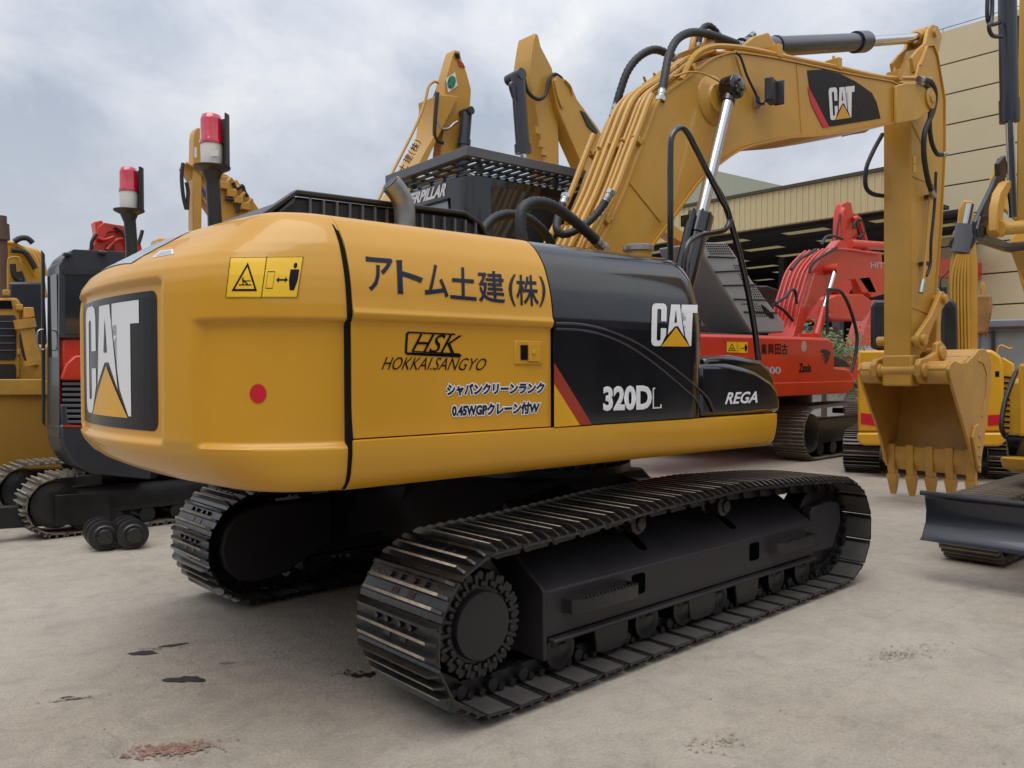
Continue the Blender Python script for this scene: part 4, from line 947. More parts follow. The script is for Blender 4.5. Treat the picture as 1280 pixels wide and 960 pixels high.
for a, b in (((GX0, GY0), (GX1, GY0)), ((GX0, GY1), (GX1, GY1))): m.span(a[0]-t/2, b[0]+t/2, a[1]-t/2, a[1]+t/2, GZ-.04, GZ+.03)
for x in (GX0, GX1): m.span(x-t/2, x+t/2, GY0+t/2, GY1-t/2, GZ-.04, GZ+.03)
GD = m.build('roof_guard', GREY, EX, rot=ROT, bevel=.004)
for x in (GX0+.18, .6, GX1-.2):
    for y in (GY0+.10, GY1-.1): m = MB(); m.span(x-.018, x+.018, y-.018, y+.018, 2.97, GZ-.04); sub(GD, m.build('guard_post', BLKP))
for k in range(5): y = GY0+.17+k*.19; m = MB(); m.span(GX0+.02, GX1-.02, y-.018, y+.018, GZ-.012, GZ); sub(GD, m.build('guard_bar', BLKP))
x = GX0+.07
while x < GX1-.03: m = MB(); m.span(x-.017, x+.017, GY0+.02, GY1-.02, GZ-.026, GZ-.0125); sub(GD, m.build('guard_slat', BLKP)); x += .085
# exhaust
m = MB(); P = spline([hy(506, 300, -.69), hy(506, 270, -.69), hy(504, 254, -.69), hy(497, 240, -.69), hy(488, 229, -.69)], 5)
m.tube(P, .055, 18); EXH = m.build('exhaust_pipe', mat('exhaust_steel', (.30, .30, .30), .42, metal=.8, var=.25, vscale=9, bump=.1), EX, rot=ROT, ang=60)
d = (P[-1]-P[-2]).normalized(); m = MB(); m.cyl(P[-1]+d*.002, P[-1]+d*.004, .047, seg=18); sub(EXH, m.build('exhaust_mouth', DBLK))
# engine grille: raised louvred guard behind the counterweight
gq = [(-2.30, 2.19), (-2.05, 2.39), (-1.05, 2.41), (-.95, 2.37), (-.86, 2.25)]
m = MB(); m.prism_y([(a, b) for a, b in gq], -.60, .75); GRL = m.build('engine_grille', mat('grille_black', (.012, .013, .015), .45), EX, rot=ROT, bevel=.02)
k = -1.98
while k < -.95: m = MB(); m.span(k-.005, k+.005, -.618, -.59, 2.19, 2.385); sub(GRL, m.build('grille_gap_line', GREY)); k += .072  # grey ribs paint the lit gap lines between the black slats
m = MB(); m.ribbon([(-2.31, 2.19), (-2.05, 2.395), (-1.05, 2.412), (-.95, 2.37), (-.86, 2.25)], .022, -.625, -.56); sub(GRL, m.build('grille_frame', BLKP, bevel=.006))
m = MB(); q0 = hy(370, 241, -.6); q1 = hy(236, 290, -.1); m.prism([(q0.x, -.6, q0.z-.01), (q0.x+.1, .7, q0.z-.02), (q1.x+.05, .75, q1.z), (q1.x, -.1, q1.z), (q0.x-.2, -.6, 2.2)], (0, 0, -.2)); sub(GRL, m.build('grille_cowl', GREY, bevel=.01))
# fuel filler on the tank, hood hoses
m = MB(); q = hy(798, 312, -.80); m.lathe((q.x, q.y, 2.12), [(.085, 0), (.085, .175), (.095, .18), (.095, .20), (.07, .215), (.02, .22)], 24); FC = m.build('filler_neck', YELB, EX, rot=ROT)
m = MB(); m.lathe((q.x, q.y, 2.298), [(.098, 0), (.098, .03), (.07, .042), (.01, .044)], 24); m.box((q.x-.10, q.y, 2.31), (.05, .02, .02)); sub(FC, m.build('filler_cap', STEEL))
hr = lambda *a, **k: (lambda o: (setattr(o, 'rotation_euler', (0, 0, ROT)), o)[1])(hose(*a, parent=EX, **k))
hr([(655, 312), (651, 285), (653, 262), (668, 253), (690, 257), (715, 274), (738, 294), (752, 308)], -.50, -.42, .034, fit=2)
hr([(592, 318), (600, 295), (615, 275), (635, 268), (660, 273), (678, 288), (690, 305)], -.25, -.2, .030, fit=False)
hr([(706, 248), (698, 270), (696, 286), (706, 293), (730, 282), (750, 262), (762, 243)], -.20, -.40, .026)
# rails at the front corner
def rail(px, y, r=.019, name='handrail', smooth=6):
    m = MB(); m.tube([hy(c[0], c[1], y) for c in px], r, 10, smooth=smooth); return m.build(name, BLKG, EX, rot=ROT)
rail([(838, 330), (838, 290), (838, 240), (838, 190), (840, 170), (849, 160), (858, 164), (870, 186), (885, 216), (900, 246), (909, 262), (912, 276), (906, 287), (892, 291), (876, 294), (862, 302), (856, 318), (854, 345)], -1.10, smooth=4)
rail([(890, 226), (905, 252), (914, 280), (925, 320), (935, 365), (943, 410), (948, 450)], -1.02, .022, 'mirror_post', 4)
# beacons on short posts behind the counterweight
def beacon(px, base_py, y, k, lab):
    c = hy(px[0], px[1], y); z0 = hy(px[0], base_py, y).z; x, zz_ = c.x, c.z
    m = MB(); m.tube([(x, y, z0-.12), (x, y, z0+.0), (x-.012, y, zz_)], .034*k, 12); m.lathe((x-.012, y, zz_-.03*k), [(.03*k, -.05*k), (.05*k, 0), (.085*k, .018*k), (.088*k, .026*k), (.05*k, .03*k)], 24)
    bp = m.build('warning_beacon', BLKP, EX, rot=ROT, label=lab); x -= .012
    m = MB(); m.lathe((x, y, zz_+.0*k), [(.050*k, 0), (.052*k, .10*k), (.05*k, .105*k)], 24); sub(bp, m.build('beacon_base', WHITE))
    m = MB(); m.lathe((x, y, zz_+.104*k), [(.056*k, 0), (.056*k, .015*k), (.053*k, .02*k), (.052*k, .115*k), (.045*k, .14*k), (.02*k, .15*k)], 24); sub(bp, m.build('beacon_lens', LENS, ang=60))
    m = MB(); rows = []
    for h in (0, .26):
        r_ = []
        for j in range(11): t = R(-68+13.6*j)+SHD; r_.append((x+.078*k*math.cos(t), y+.078*k*math.sin(t), zz_-.01+h*k))
        rows.append(r_)
    rows2 = [[(p[0]+(p[0]-x)*.07, p[1]+(p[1]-y)*.07, p[2]) for p in r] for r in rows]
    m.grid(rows); m.grid(rows2, True); m.poly(rows[1]+rows2[1][::-1]); m.poly(rows[0]+rows2[0][::-1]); m.poly([rows[0][0], rows[1][0], rows2[1][0], rows2[0][0]]); m.poly([rows[0][-1], rows[1][-1], rows2[1][-1], rows2[0][-1]]); sub(bp, m.build('beacon_shield', BLKP))
    return bp
LENS = mat('red_lens', (.50, .005, .03), .08, coat=1, var=.3, vscale=30)
SHD = YAW-R(90)-HA+R(48)
b1 = beacon((268, 208), 278, -.45, .97, 'warning beacon nearest the hood, on its black post')
b2 = beacon((164, 262), 308, .75, .97, 'warning beacon at the far corner, on its black post')
print_polys('beacon_sticker', [unit], (lambda q: lambda u, v: (lambda p: hy(p.x, p.y, -.506))(q(u, v)))(quad((262, 195, 0), (273, 195, 0), (273, 188, 0), (262, 188, 0))), DWHT, b1, 2)
m = MB(); q = hy(196, 303, .1); m.box((q.x+.05, .1, q.z-.01), (.12, .16, .05)); m.build('lifting_lug', YEL, EX, rot=ROT, bevel=.01)
# ================================================================ buildings
BEIGE = mat('beige_cladding', (.52, .43, .24), .6, var=.04, dust=.15, dustcol=(.3, .27, .18))
PANEL = mat('panel_beige', (.56, .47, .30), .7, var=.04, vscale=.4, dust=.12, dustcol=(.33, .29, .2))
ROOFG = mat('roof_greygreen', (.32, .33, .26), .6, var=.05)
DARK = mat('shed_dark', (.02, .02, .022), .8)
JNT = mat('panel_joint', (.06, .05, .035), .8)
W0 = Fr((0, 0, 0))
XS = 24.0
sh = thing('shed', 'open-fronted shed with beige ribbed fascia behind the orange-red excavator', 'shed', (XS, 20, 0)); SO = Vector((XS, 20, 0)); FS = Fr(SO)
a, b = FS.x(1152, 200, 0), FS.x(700, 335, 0)                # near and far ends of the fascia
zt, zb = FS.x(1000, 233, 0).z, FS.x(1000, 277.5, 0).z
zt, zb = (zt+FS.x(1100, 214.5, 0).z)/2, (zb+FS.x(1100, 262.4, 0).z)/2
y0, y1 = a.y, b.y
m = MB(); m.span(0, .25, y0, y1, zb, zt); fas = m.build('fascia', BEIGE, sh)
m = MB(); k = y0+.1
while k < y1: m.span(-.03, -.001, k, k+.05, zb+.01, zt-.01); k += .24
m.build('cladding_rib', BEIGE, fas, kind='stuff')
m = MB(); m.span(-.1, .35, y0, y1, zt+.002, zt+.12); m.build('roof_edge', JNT, sh)
TRL = bpy.data.materials.new('skylight_sheet'); TRL.use_nodes = True; t_ = TRL.node_tree; tr = t_.nodes.new('ShaderNodeBsdfTranslucent'); tr.inputs[0].default_value = (.40, .36, .26, 1); t_.links.new(tr.outputs[0], t_.nodes['Material Output'].inputs[0])
zr = zb+.12
xx = .3; bays = []
while xx < 26:
    m = MB(); m.span(xx, xx+2.1, y0, y1, zr, zr+.12); m.build('roof_sheet', DARK, sh)
    yy = y0+1
    while yy < y1:
        m = MB(); m.span(xx+2.1, xx+2.9, yy, yy+1.9, zr+.02, zr+.05); m.build('skylight', TRL, sh)
        m = MB(); m.span(xx+2.1, xx+2.9, yy+1.9, yy+3.6, zr, zr+.12); m.build('roof_sheet', DARK, sh); yy += 3.6
    m = MB(); m.span(xx+.9, xx+1.1, y0, y1, zr-.10, zr-.002); m.build('roof_beam', DARK, sh); xx += 2.9
m = MB(); m.span(27, 27.3, y0, y1, 0, zr); m.build('back_wall', DARK, sh)
m = MB(); m.span(.4, 27, y1, y1+.3, 0, zt); m.build('end_wall', DARK, sh)
for x in (.5, 9, 18):
    yy = y0+3
    while yy < y1: m = MB(); m.span(x, x+.3, yy, yy+.3, 0, zr); m.build('shed_post', mat('post_dark', (.05, .05, .055), .6), sh); yy += 7
m = MB(); pts = [W0.x(c[0], c[1], XS+31) for c in [(640, 235), (800, 189), (893, 213), (1004, 238), (1004, 262), (640, 320)]]; m.prism(pts, (9, 0, 0))
for v in range(len(m.v)): m.v[v] = tuple(Vector(m.v[v])-Vector((55, 80, 0)))
o = m.build('hall', ROOFG); o.location = (55, 80, 0); tag(o, 'grey-green gabled hall whose roof shows above the ribbed fascia', 'hall')
m = MB(); q0, q1 = W0.x(640, 470, XS+31.2), W0.x(1004, 470, XS+31.2); m.span(.5, 9, q1.y-80, q0.y-80, 0, 12); m.build('hall_wall', ROOFG, o)
XP2 = 33.0; pb = thing('warehouse', 'tall beige panel-clad warehouse at the right edge of the yard', 'warehouse', (XP2, 0, 0)); FP = Fr((XP2, 0, 0))
yl = FP.x(1165, 300, 0).y; z_top = FP.x(1165, 43, 0).z
js = [FP.x(*c, 0).z for c in [(1176, 82), (1181, 124), (1180, 163.5), (1177, 197), (1174, 234)]]; dz = (js[0]-js[4])/4
edges = [z_top]+[js[0]-dz*k for k in range(9)]; edges = [e_ for e_ in edges if e_ > 3.2]+[3.0]
m = MB(); m.span(.1, 14, yl, yl-34, 0, z_top-.05); m.build('wall_core', JNT, pb)
for k in range(len(edges)-1): m = MB(); m.span(0, .1, yl+.02, yl-34, edges[k+1]+.03, edges[k]-.03); m.build('wall_panel', PANEL, pb)
m = MB(); m.span(-.05, .098, yl-.02, yl-34, 0, 2.9); m.build('plinth_wall', mat('pale_wall', (.5, .49, .46), .7), pb)
m = MB(); m.tube([(.3, yl, z_top+.22), (.3, yl-34, z_top+.22)], .014, 5)
for k in range(18): m.tube([(.3, yl-.3-k*1.9, z_top-.05), (.3, yl-.3-k*1.9, z_top+.22)], .014, 5)
m.build('roof_rail', JNT, pb)
fw = thing('boundary_wall', 'pale low wall behind the orange-red excavator, beside the small tree', 'wall', (20, 10, 0)); FW = Fr((20, 10, 0))
a, b = FW.x(1090, 440, 0), FW.x(1000, 440, 0); zt_ = FW.x(1060, 433, 0).z
m = MB(); m.span(0, .2, a.y-3, b.y+2, 0, zt_); m.build('wall_body', mat('pale_wall', ()), fw)
k = a.y-3
while k < b.y+2: m = MB(); m.span(-.06, -.001, k, k+.08, 0, zt_-.01); m.build('wall_rib', mat('pale_wall', ()), fw); k += .9
# tree
LEAF = mat('leaf_green', (.07, .12, .03), .6, var=.5, vscale=5); LEAF2 = mat('leaf_light', (.12, .18, .05), .6, var=.4, vscale=5); BARK = mat('bark', (.09, .07, .05), .9, bump=.4)
tp = W0.x(1030, 461, 17.5); tr_ = thing('tree', 'small green tree in front of the pale wall, seen under the red boom', 'tree', (tp.x, tp.y, 0))
m = MB(); m.tube([(0, 0, 0), (.05, .02, 1.0), (0, .05, 2.2)], [.09, .07, .03], 8)
for k in range(7): a = k*.9; m.tube([(.02, .03, .9+.15*k), (.5*math.cos(a), .5*math.sin(a), 1.6+.15*k)], [.035, .012], 5)
m.build('trunk', BARK, tr_); rnd = random.Random(2)
for mt in (LEAF, LEAF2):
    m = MB()
    for cl in range(34):
        c = Vector((rnd.gauss(0, .5), rnd.gauss(0, .5), 1.9+rnd.gauss(0, .42)))
        for k in range(38):
            p = c+Vector((rnd.gauss(0, .17), rnd.gauss(0, .17), rnd.gauss(0, .13))); u = Vector((rnd.uniform(-1, 1), rnd.uniform(-1, 1), rnd.uniform(-1, 1))).normalized(); v = u.orthogonal().normalized()
            m.poly([p-u*.06, p+v*.03, p+u*.06, p-v*.03])
    m.build('crown', mt, tr_, fix=False, kind='stuff')
# ================================================================ generic running gear and house for the machines behind
SH_D = shoe_mesh(.45, .15, 'track_shoe', SHOED, WORN, False); SH_K = shoe_mesh(.45, .15, 'track_shoe', SHOE, WORN, False)
SH_H = shoe_mesh(.60, .19, 'track_shoe', SHOED, WORN, False)
def track(parent, x0, x1, yc, h, w, shoe, bw, bp, sag=.0):
    r = h/2-.035; P = track_path(x0+h/2, h/2, r, x1-h/2, h/2, r, [((x0+x1)/2, h-.035+sag)])
    L_ = sum((P[k]-P[k-1]).length for k in range(len(P))); n = round(L_/(bp*(w/bw if False else 1)))
    sc = Matrix.Diagonal((L_/n/bp, w/bw, 1, 1)); base = len(bpy.data.objects)
    d = [0]; Q = P+[P[0]]
    for k in range(len(P)): d.append(d[-1]+(Q[k+1]-Q[k]).length)
    Lt = d[-1]
    def pos(s):
        s %= Lt; lo = 0
        while d[lo+1] < s: lo += 1
        return Q[lo].lerp(Q[lo+1], (s-d[lo])/max(1e-6, d[lo+1]-d[lo]))
    for k in range(n):
        s = k*Lt/n; a, b = pos(s-.5*Lt/n), pos(s+.5*Lt/n); t = (b-a).normalized(); c = (a+b)/2
        inst(shoe, parent, Matrix(((t.x, 0, t.y, c.x), (0, 1, 0, yc), (t.y, 0, -t.x, c.y), (0, 0, 0, 1))) @ sc, 'track_shoe')
    m = MB(); m.prism_x([(yc-w*.36, h*.3), (yc-w*.36, h*.56), (yc-w*.2, h*.74), (yc+w*.2, h*.74), (yc+w*.36, h*.56), (yc+w*.36, h*.3)], x0+h*.75, x1-h*.75); m.build('track_frame', BLKM, parent, bevel=.01)
    for x in (x0+h/2, x1-h/2):
        m = MB(); m.lathe((x, yc-w*.38, h/2), [(h*.2, 0), (h*.26, .01), (h*.36, .03), (h*.36, w*.7), (h*.26, w*.72), (h*.2, w*.76)], 20, (0, 1, 0)); m.build('track_wheel', BLKM, parent)
    k = x0+h*.85
    while k < x1-h*.75: m = MB(); m.cyl((k, yc-w*.34, h*.2), (k, yc+w*.34, h*.2), h*.13, seg=10); m.build('track_roller', BLKM, parent); k += h*.5
    m = MB(); m.lathe(((x0+x1)/2-.2, yc-.1, h*.86), [(.05, 0), (.05, .2)], 10, (0, 1, 0)); m.build('carrier_roller', BLKM, parent)
def house(parent, x0, x1, y0, y1, z0, z1, m_, cabs=None, tail=0):     # engine house with rounded tail, plus cab box
    m = MB(); n = 10; P = []
    for k in range(n+1): t = math.pi*(k/n-.5); P.append((x0+tail-tail*math.cos(t), (y0+y1)/2+(y1-y0)/2*math.sin(t), z0))
    P += [(x1, y1, z0), (x1, y0, z0)]; m.prism(P, (0, 0, z1-z0)); o = m.build('house_body', m_, parent, bevel=.06)
    m = MB(); m.span(x0+.4, x1, y0+.15, y1-.15, z0-.12, z0-.003); m.build('house_frame', BLKM, parent); m = MB(); m.lathe(((x0+x1)/2+.3, (y0+y1)/2, z0-.5), [(.5, 0), (.5, .38)], 24); m.build('swing_ring', BLKM, parent)
    if cabs:
        cx0, cx1, cy0, cy1, cz = cabs; m = MB(); rr_prism_z(m, cx0, cx1, cy0, cy1, z0+.05, cz, .1); c = m.build('cab', BLKP, parent, bevel=.03)
        for s in (cy0-.003, cy1+.001): m = MB(); m.span(cx0+.15, cx1-.15, s, s+.002, z0+.75, cz-.15); m.build('side_window', GLASS, c)
        for s in (cx0-.003, cx1+.001): m = MB(); m.span(s, s+.002, cy0+.12, cy1-.12, z0+.85, cz-.15); m.build('end_window', GLASS, c)
    return o
def base_frame(parent, x, y, w): m = MB(); m.span(x-.7, x+.7, y-w/2, y+w/2, .35, .62); m.build('centre_frame', BLKM, parent, bevel=.02)
# ---------------------------------------------------------------- orange-red excavator in the next row
hl = Vector((10.3, 4.0, 0)); HT = thing('excavator', 'orange-red excavator with black kanji on its side, parked behind the big bucket', 'excavator', hl, group='excavators parked in the yard'); F = Fr(hl)
RX = F.y(1000, 545, -1.45).x
SY = -1.42
for s in (-1, 1): track(HT, F.z(958, 575, 0).x+.0, 2.3, s*1.15, .92, .60, SH_H, .60, .19, .03)
base_frame(HT, .2, 0, 2.0)
body = slab('house_body', F, [(840, 416), (905, 417.5), (1035, 422), (1042, 426), (1044, 440), (1044, 458), (1062, 460), (1067, 470), (1068, 482), (1060, 491), (975, 495), (840, 497)], SY, 1.55, RED, HT, .05)
slab('skirt_beam', F, [(840, 479), (974, 478.5), (1067, 476), (1068, 483), (1060, 491.5), (975, 495.5), (840, 498)], SY-.03, .03, RED, HT, .01)
m = MB(); m.span(-3.0, 1.2, .15, 1.4, 1.05, 1.9); m.build('engine_house', RED, HT, bevel=.06)
m = MB(); m.lathe((0, 0, .62), [(.55, 0), (.6, .3), (.6, .45)], 28); m.build('swing_ring', BLKM, HT)
p_ = F.y(905, 417.5, SY); q_ = F.y(982, 417, SY); m = MB(); m.span(p_.x-1.5, q_.x, SY+.1, .2, p_.z-.06, p_.z+.02); m.build('bounce_cover', BLKP, HT, bevel=.01)  # unseen black cover, added to cut red bounce onto the open hood
slab('step_cover', F, [(1043, 444), (1058, 450), (1064, 459), (1043, 458)], SY+.1, .5, BLKP, HT, .02)
fq = lambda c, e=0: (lambda q: lambda u, v, x=0: (lambda p: F.y(p.x, p.y, SY-.004-e-x))(q(u, v)))(quad(*[(a, b, 0) for a, b in c]))
print_polys('warning_label', [unit], fq([(908, 440.5), (935, 441.5), (935, 427.5), (908, 427)]), DYEL, body, .5)
print_polys('warning_symbol', warn_polys(), fq([(908, 440.5), (935, 441.5), (935, 427.5), (908, 427)], .004), DBLK, body, .5)
for i, t in enumerate('業興田古'): c0 = 951.5+i*8.6; print_text('lettering', t, fq([(c0, 443+.1*i), (c0+7.4, 443+.1*i), (c0+7.4, 430), (c0, 429.7)]), DBLK, body, bold=.02)
print_text('lettering', '200', fq([(955, 467.5), (976, 468), (976, 458.5), (955, 458)]), mat('print_silver', (.35, .35, .36), .4), body, bold=.03)
print_text('lettering', 'Zaxis', fq([(998.5, 465.5), (1014, 465.5), (1014, 454), (998.5, 454)]), DBLK, body, bold=.03, shear=.15)
print_polys('round_sticker', [rrect(0, 0, 1, 1, .4, 5, .48)], fq([(1001.5, 440), (1008, 440), (1008, 426), (1001.5, 426)]), mat('faded_white', (.5, .3, .27), .5), body, .5)
print_polys('dark_emblem', [[(.1, .8), (.3, 1), (.7, .95), (1, .75), (.95, .55), (.8, .6), (.9, .35), (.6, 0), (.5, .02), (.68, .3), (.45, .1), (.55, .4), (.3, .3), (.5, .55), (.2, .55), (.45, .7)]], fq([(1023.5, 455.5), (1038.5, 455), (1038.5, 436), (1023.5, 436.5)]), mat('print_brown', (.04, .02, .01), .5), body, .5)
boom = slab('boom', F, [(975, 440), (992, 418), (1000, 385), (1006, 364), (1014, 340), (1026, 324), (1037, 314), (1047, 310), (1102, 315), (1104, 345), (1060, 349.5), (1041, 360), (1027, 371), (1018, 383), (1006, 403), (1000, 432)], -.25, .55, RED, HT, .012)
def plate_pipes(F, px, ynear, ys, off, r, m_, parent, ax='y'):
    P = spline([F.y(a, b, ynear) if ax == 'y' else F.x(a, b, ynear) for a, b in px], 4)
    for y in ys:
        Q = []
        for k, p in enumerate(P):
            t = (P[min(len(P)-1, k+1)]-P[max(0, k-1)]); n = Vector((-t.z, 0, t.x)).normalized() if ax == 'y' else Vector((-1, 0, 0)); q = p+n*off; q.y = y if ax == 'y' else p.y+y; Q.append(q)
        m = MB(); m.tube(Q, r, 7); m.build('hydraulic_pipe', m_, parent, ang=70)
plate_pipes(F, [(996, 418), (1000, 385), (1006, 364), (1014, 340), (1026, 324), (1037, 314)], -.25, [-.22+.095*k for k in range(6)], .06, .024, RED, boom)
line('hydraulic_pipe', F, [(1040, 311), (1060, 312), (1102, 318)], -.3, .022, RED, boom)
for px in ([(1012, 341), (1014, 331), (1022, 324), (1035, 316), (1046, 309)], [(989, 337), (1000, 324), (1012, 317), (1020, 312)], [(1027, 306), (1033, 296), (1043, 295), (1053, 299)], [(969, 379), (982, 371), (988, 363), (994, 364), (996, 380)], [(967, 380), (980, 388), (991, 401)]): line('hose', F, px, -.34, .03, HOSE, boom)
m = MB(); a, b, c = F.y(1044, 336, -.45), F.y(1029.5, 385, -.45), F.y(1020, 420, -.45); m.cyl(b, c+(c-b)*.6, .085, seg=14); cy = m.build('boom_cylinder', RED, HT); m = MB(); m.cyl(a, b, .048, seg=12); m.build('cylinder_rod', CHR, cy); m = MB(); m.cyl(a+Vector((0, -.07, 0)), a+Vector((0, .3, 0)), .10, seg=14); m.build('rod_eye', RED, cy)
m = MB(); a, b = F.y(1062, 305, 0), F.y(1110, 308, 0); m.cyl(a, b, .10, seg=16); m.build('stick_cylinder', RED, HT)
slab('cylinder_lug', F, [(1040, 312), (1050, 300), (1056, 302), (1062, 312)], -.05, .2, RED, boom, .01)
line('hose', F, [(1036, 362), (1050, 364), (1061, 382), (1070, 412), (1071, 430), (1067, 455), (1060, 470)], -.6, .035, HOSE, boom)
line('hose', F, [(1036, 362), (1034, 380), (1034, 418)], -.6, .03, HOSE, boom)
print_text('lettering', 'HITACHI', (lambda q: lambda u, v, e=0: (lambda p: F.y(p.x, p.y, -.256-e))(q(u, v)))(quad((1088, 335, 0), (1130, 337, 0), (1130, 328, 0), (1088, 327.5, 0))), mat('print_silver', ()), boom, bold=.03)
m = MB(); m.lathe(tuple(F.y(1012, 421, -1.0)), [(.2, -.3), (.2, .05), (.16, .06)], 16); m.build('filler_neck', RED, HT)
# its opened engine hood, perforated sheet with stiffening seams
HG = mat('hood_grey', (.26, .265, .275), .5, var=.08)
hood = slab('open_hood', F, [(874, 303), (908, 303), (917, 314), (931, 337), (947, 360), (964, 383), (981, 403), (980, 416), (939, 417), (881, 322)], -1.2, .75, HG, HT, .03)
for a, b in (((885, 321), (919, 322)), ((894, 340), (932, 338)), ((904, 357), (945, 356)), ((917, 374), (959, 375)), ((930, 390), (972, 391))): line('hood_seam', F, [a, b], -1.205, .012, DBLK, hood, smooth=0)
m = MB()
for (x0_, y0_, nx_, ny_) in ((882, 305, 11, 5), (918, 332, 4, 2), (924, 343, 4, 4), (936, 359, 6, 2), (940, 365, 6, 3), (928, 380, 8, 1), (936, 383, 7, 5)):
    for i in range(nx_):
        for j in range(ny_):
            c = F.y(x0_+i*2.6+j*1.6, y0_+j*3.0, -1.203); m.box(c, (.030, .004, .018))
m.build('vent_slot', DBLK, hood, kind='stuff')
m = MB(); m.prism([F.y(c[0], c[1], -1.204) for c in [(951, 380), (957, 384), (967, 394), (968, 398), (963, 398), (955, 390)]], (0, -.003, 0)); m.build('hood_opening', DBLK, hood)
slab('cab', F, [(868, 366), (884, 358), (960, 357), (974, 362), (976, 415), (868, 415)], .55, .9, BLKP, HT, .03)
slab('cab_window', F, [(876, 370), (938, 368), (936, 405), (876, 408)], .54, .005, mat('smoky_glass', (.08, .085, .09), .12), HT, 0)
# ---------------------------------------------------------------- red stick, linkage and bucket of the next machine along the row
R2 = thing('excavator', 'red excavator farthest along the row, its stick and closed bucket showing over the red boom', 'excavator', (17.5, 8.0, 0), group='excavators parked in the yard'); F = Fr((17.5, 8.0, 0))
stick = slab('stick', F, [(1049, 306), (1050, 268), (1053, 255), (1059, 252), (1064, 253), (1066, 262), (1072, 290), (1080, 330), (1096, 366), (1078, 366), (1060, 330), (1056, 306)], -.2, .22, RED, R2, .02)
line('stick_strut', F, [(1066, 275), (1073, 274), (1081, 300), (1086, 312)], -.25, .09, RED, stick); line('stick_strut', F, [(1053, 302), (1052, 270), (1054, 262)], -.3, .10, RED, stick)
line('hose', F, [(1067, 285), (1069, 276), (1076, 276), (1080, 290), (1072, 298)], -.3, .05, HOSE, stick); line('hose', F, [(1050, 268), (1047, 285), (1046, 300)], -.3, .03, HOSE, stick)
slab('bucket_linkage', F, [(1043, 359), (1052, 350), (1064, 350), (1066, 360), (1062, 366), (1066, 374), (1060, 382), (1047, 382), (1050, 368)], -.3, .4, RED, R2, .03)
slab('bucket', F, [(1036, 399), (1037, 372), (1046, 368), (1078, 367), (1091, 376), (1088, 390), (1079, 401)], -.9, 1.3, RED, R2, .05)
slab('boom', F, [(1072, 345), (1078, 330), (1110, 330), (1160, 320), (1240, 330), (1240, 350), (1160, 345), (1104, 368), (1090, 372)], -.2, .5, RED, R2, .02)
slab('boom', F, [(1066, 470), (1068, 455), (1084, 400), (1092, 375), (1100, 375), (1100, 470)], -.2, .5, mat('pale_red', (.55, .10, .08), .5), R2, .02)
for s in (-1, 1): track(R2, 2.0, 6.0, s*1.1, .9, .6, SH_H, .60, .19)
base_frame(R2, 4, 0, 2); house(R2, 2, 6.2, -1.35, 1.35, 1.1, 2.0, RED, (2.5, 4.0, .3, 1.3, 2.9), .6)
# ---------------------------------------------------------------- yellow machine seen from behind, right of the bucket
y1o = at_z(1165, 600, 0); Y1 = thing('excavator', 'small bright yellow excavator seen from behind with red reflectors and a black cab', 'excavator', (y1o.x, y1o.y, 0), R(20), group='excavators parked in the yard'); F = Fr((y1o.x, y1o.y, 0), R(20))
def sx(name, pts, x, th, m_, parent, bevel=.02): return slab(name, F, pts, x, th, m_, parent, bevel, 'x')
body = sx('house_body', [(1072, 438), (1240, 437), (1252, 446), (1255, 460), (1255, 535), (1250, 540), (1072, 540)], -.1, 2.6, YELK, Y1, .08)
sx('tail_skirt', [(1071, 541), (1257, 541), (1258, 551), (1250, 558), (1078, 557), (1071, 551)], -.16, 2.6, YELK, Y1, .03)
for c in ([(1076, 516), (1100, 519), (1100, 533), (1076, 530)], [(1235, 519), (1253, 518), (1253, 531), (1235, 532)]): sx('reflector', c, -.108, .006, DPINK, Y1, 0)
for k in range(10): sx('vent_slat', [(1255-.6*0, 470+k*7.0), (1266, 471+k*7.0), (1266, 473.5+k*7.0), (1255, 472.5+k*7.0)], -.02, .05, DBLK, Y1, 0)
sx('side_cover', [(1253, 446), (1268, 455), (1270, 540), (1253, 540)], .0, .9, YELK, Y1, .02)
sx('filler_tag', [(1244, 464), (1249, 464), (1249, 471), (1244, 471)], -.104, .003, DBLK, Y1, 0)
cab = sx('cab', [(1088, 436), (1088, 384), (1093, 375), (1190, 373), (1196, 380), (1197, 440)], .5, 1.1, BLKP, Y1, .04)
sx('rear_window', [(1181, 436), (1181, 384), (1194, 384), (1194, 436)], .495, .003, GLASS, cab, 0); sx('rear_window', [(1094, 432), (1094, 384), (1174, 384), (1174, 432)], .495, .003, GLASS, cab, 0)
line('mirror_arm', F, [(1176, 372), (1176, 350), (1183, 342), (1186, 338)], .6, .012, BLKP, cab, 'x'); sx('beacon_box', [(1171, 372), (1171, 358), (1184, 358), (1184, 372)], .6, .08, BLKP, cab, .01)
boom = sx('boom', [(1190, 440), (1188, 380), (1186, 350), (1188, 328), (1196, 300), (1205, 290), (1218, 292), (1222, 330), (1222, 440)], 1.2, .35, YELB, Y1, .01)
for k in range(6): line('hydraulic_pipe', F, [(1190+k*4.2, 440), (1189+k*4.2, 380), (1190+k*4.0, 345), (1197+k*2.6, 318)], 1.15, .020, YELB, boom, 'x')
sx('boom_head', [(1192, 318), (1191, 290), (1196, 284), (1198, 262), (1204, 250), (1216, 251), (1218, 270), (1217, 320), (1207, 330)], 1.4, .3, YELB, Y1, .02)
m = MB(); a, b, c = F.x(1213, 255, 1.25), F.x(1208, 281, 1.25), F.x(1200, 316, 1.25); m.cyl(a, b, .055, seg=12); cr_ = m.build('cylinder_rod', CHR, Y1); m = MB(); m.cyl(b, c, .14, seg=16); m.build('stick_cylinder', GREY, Y1)
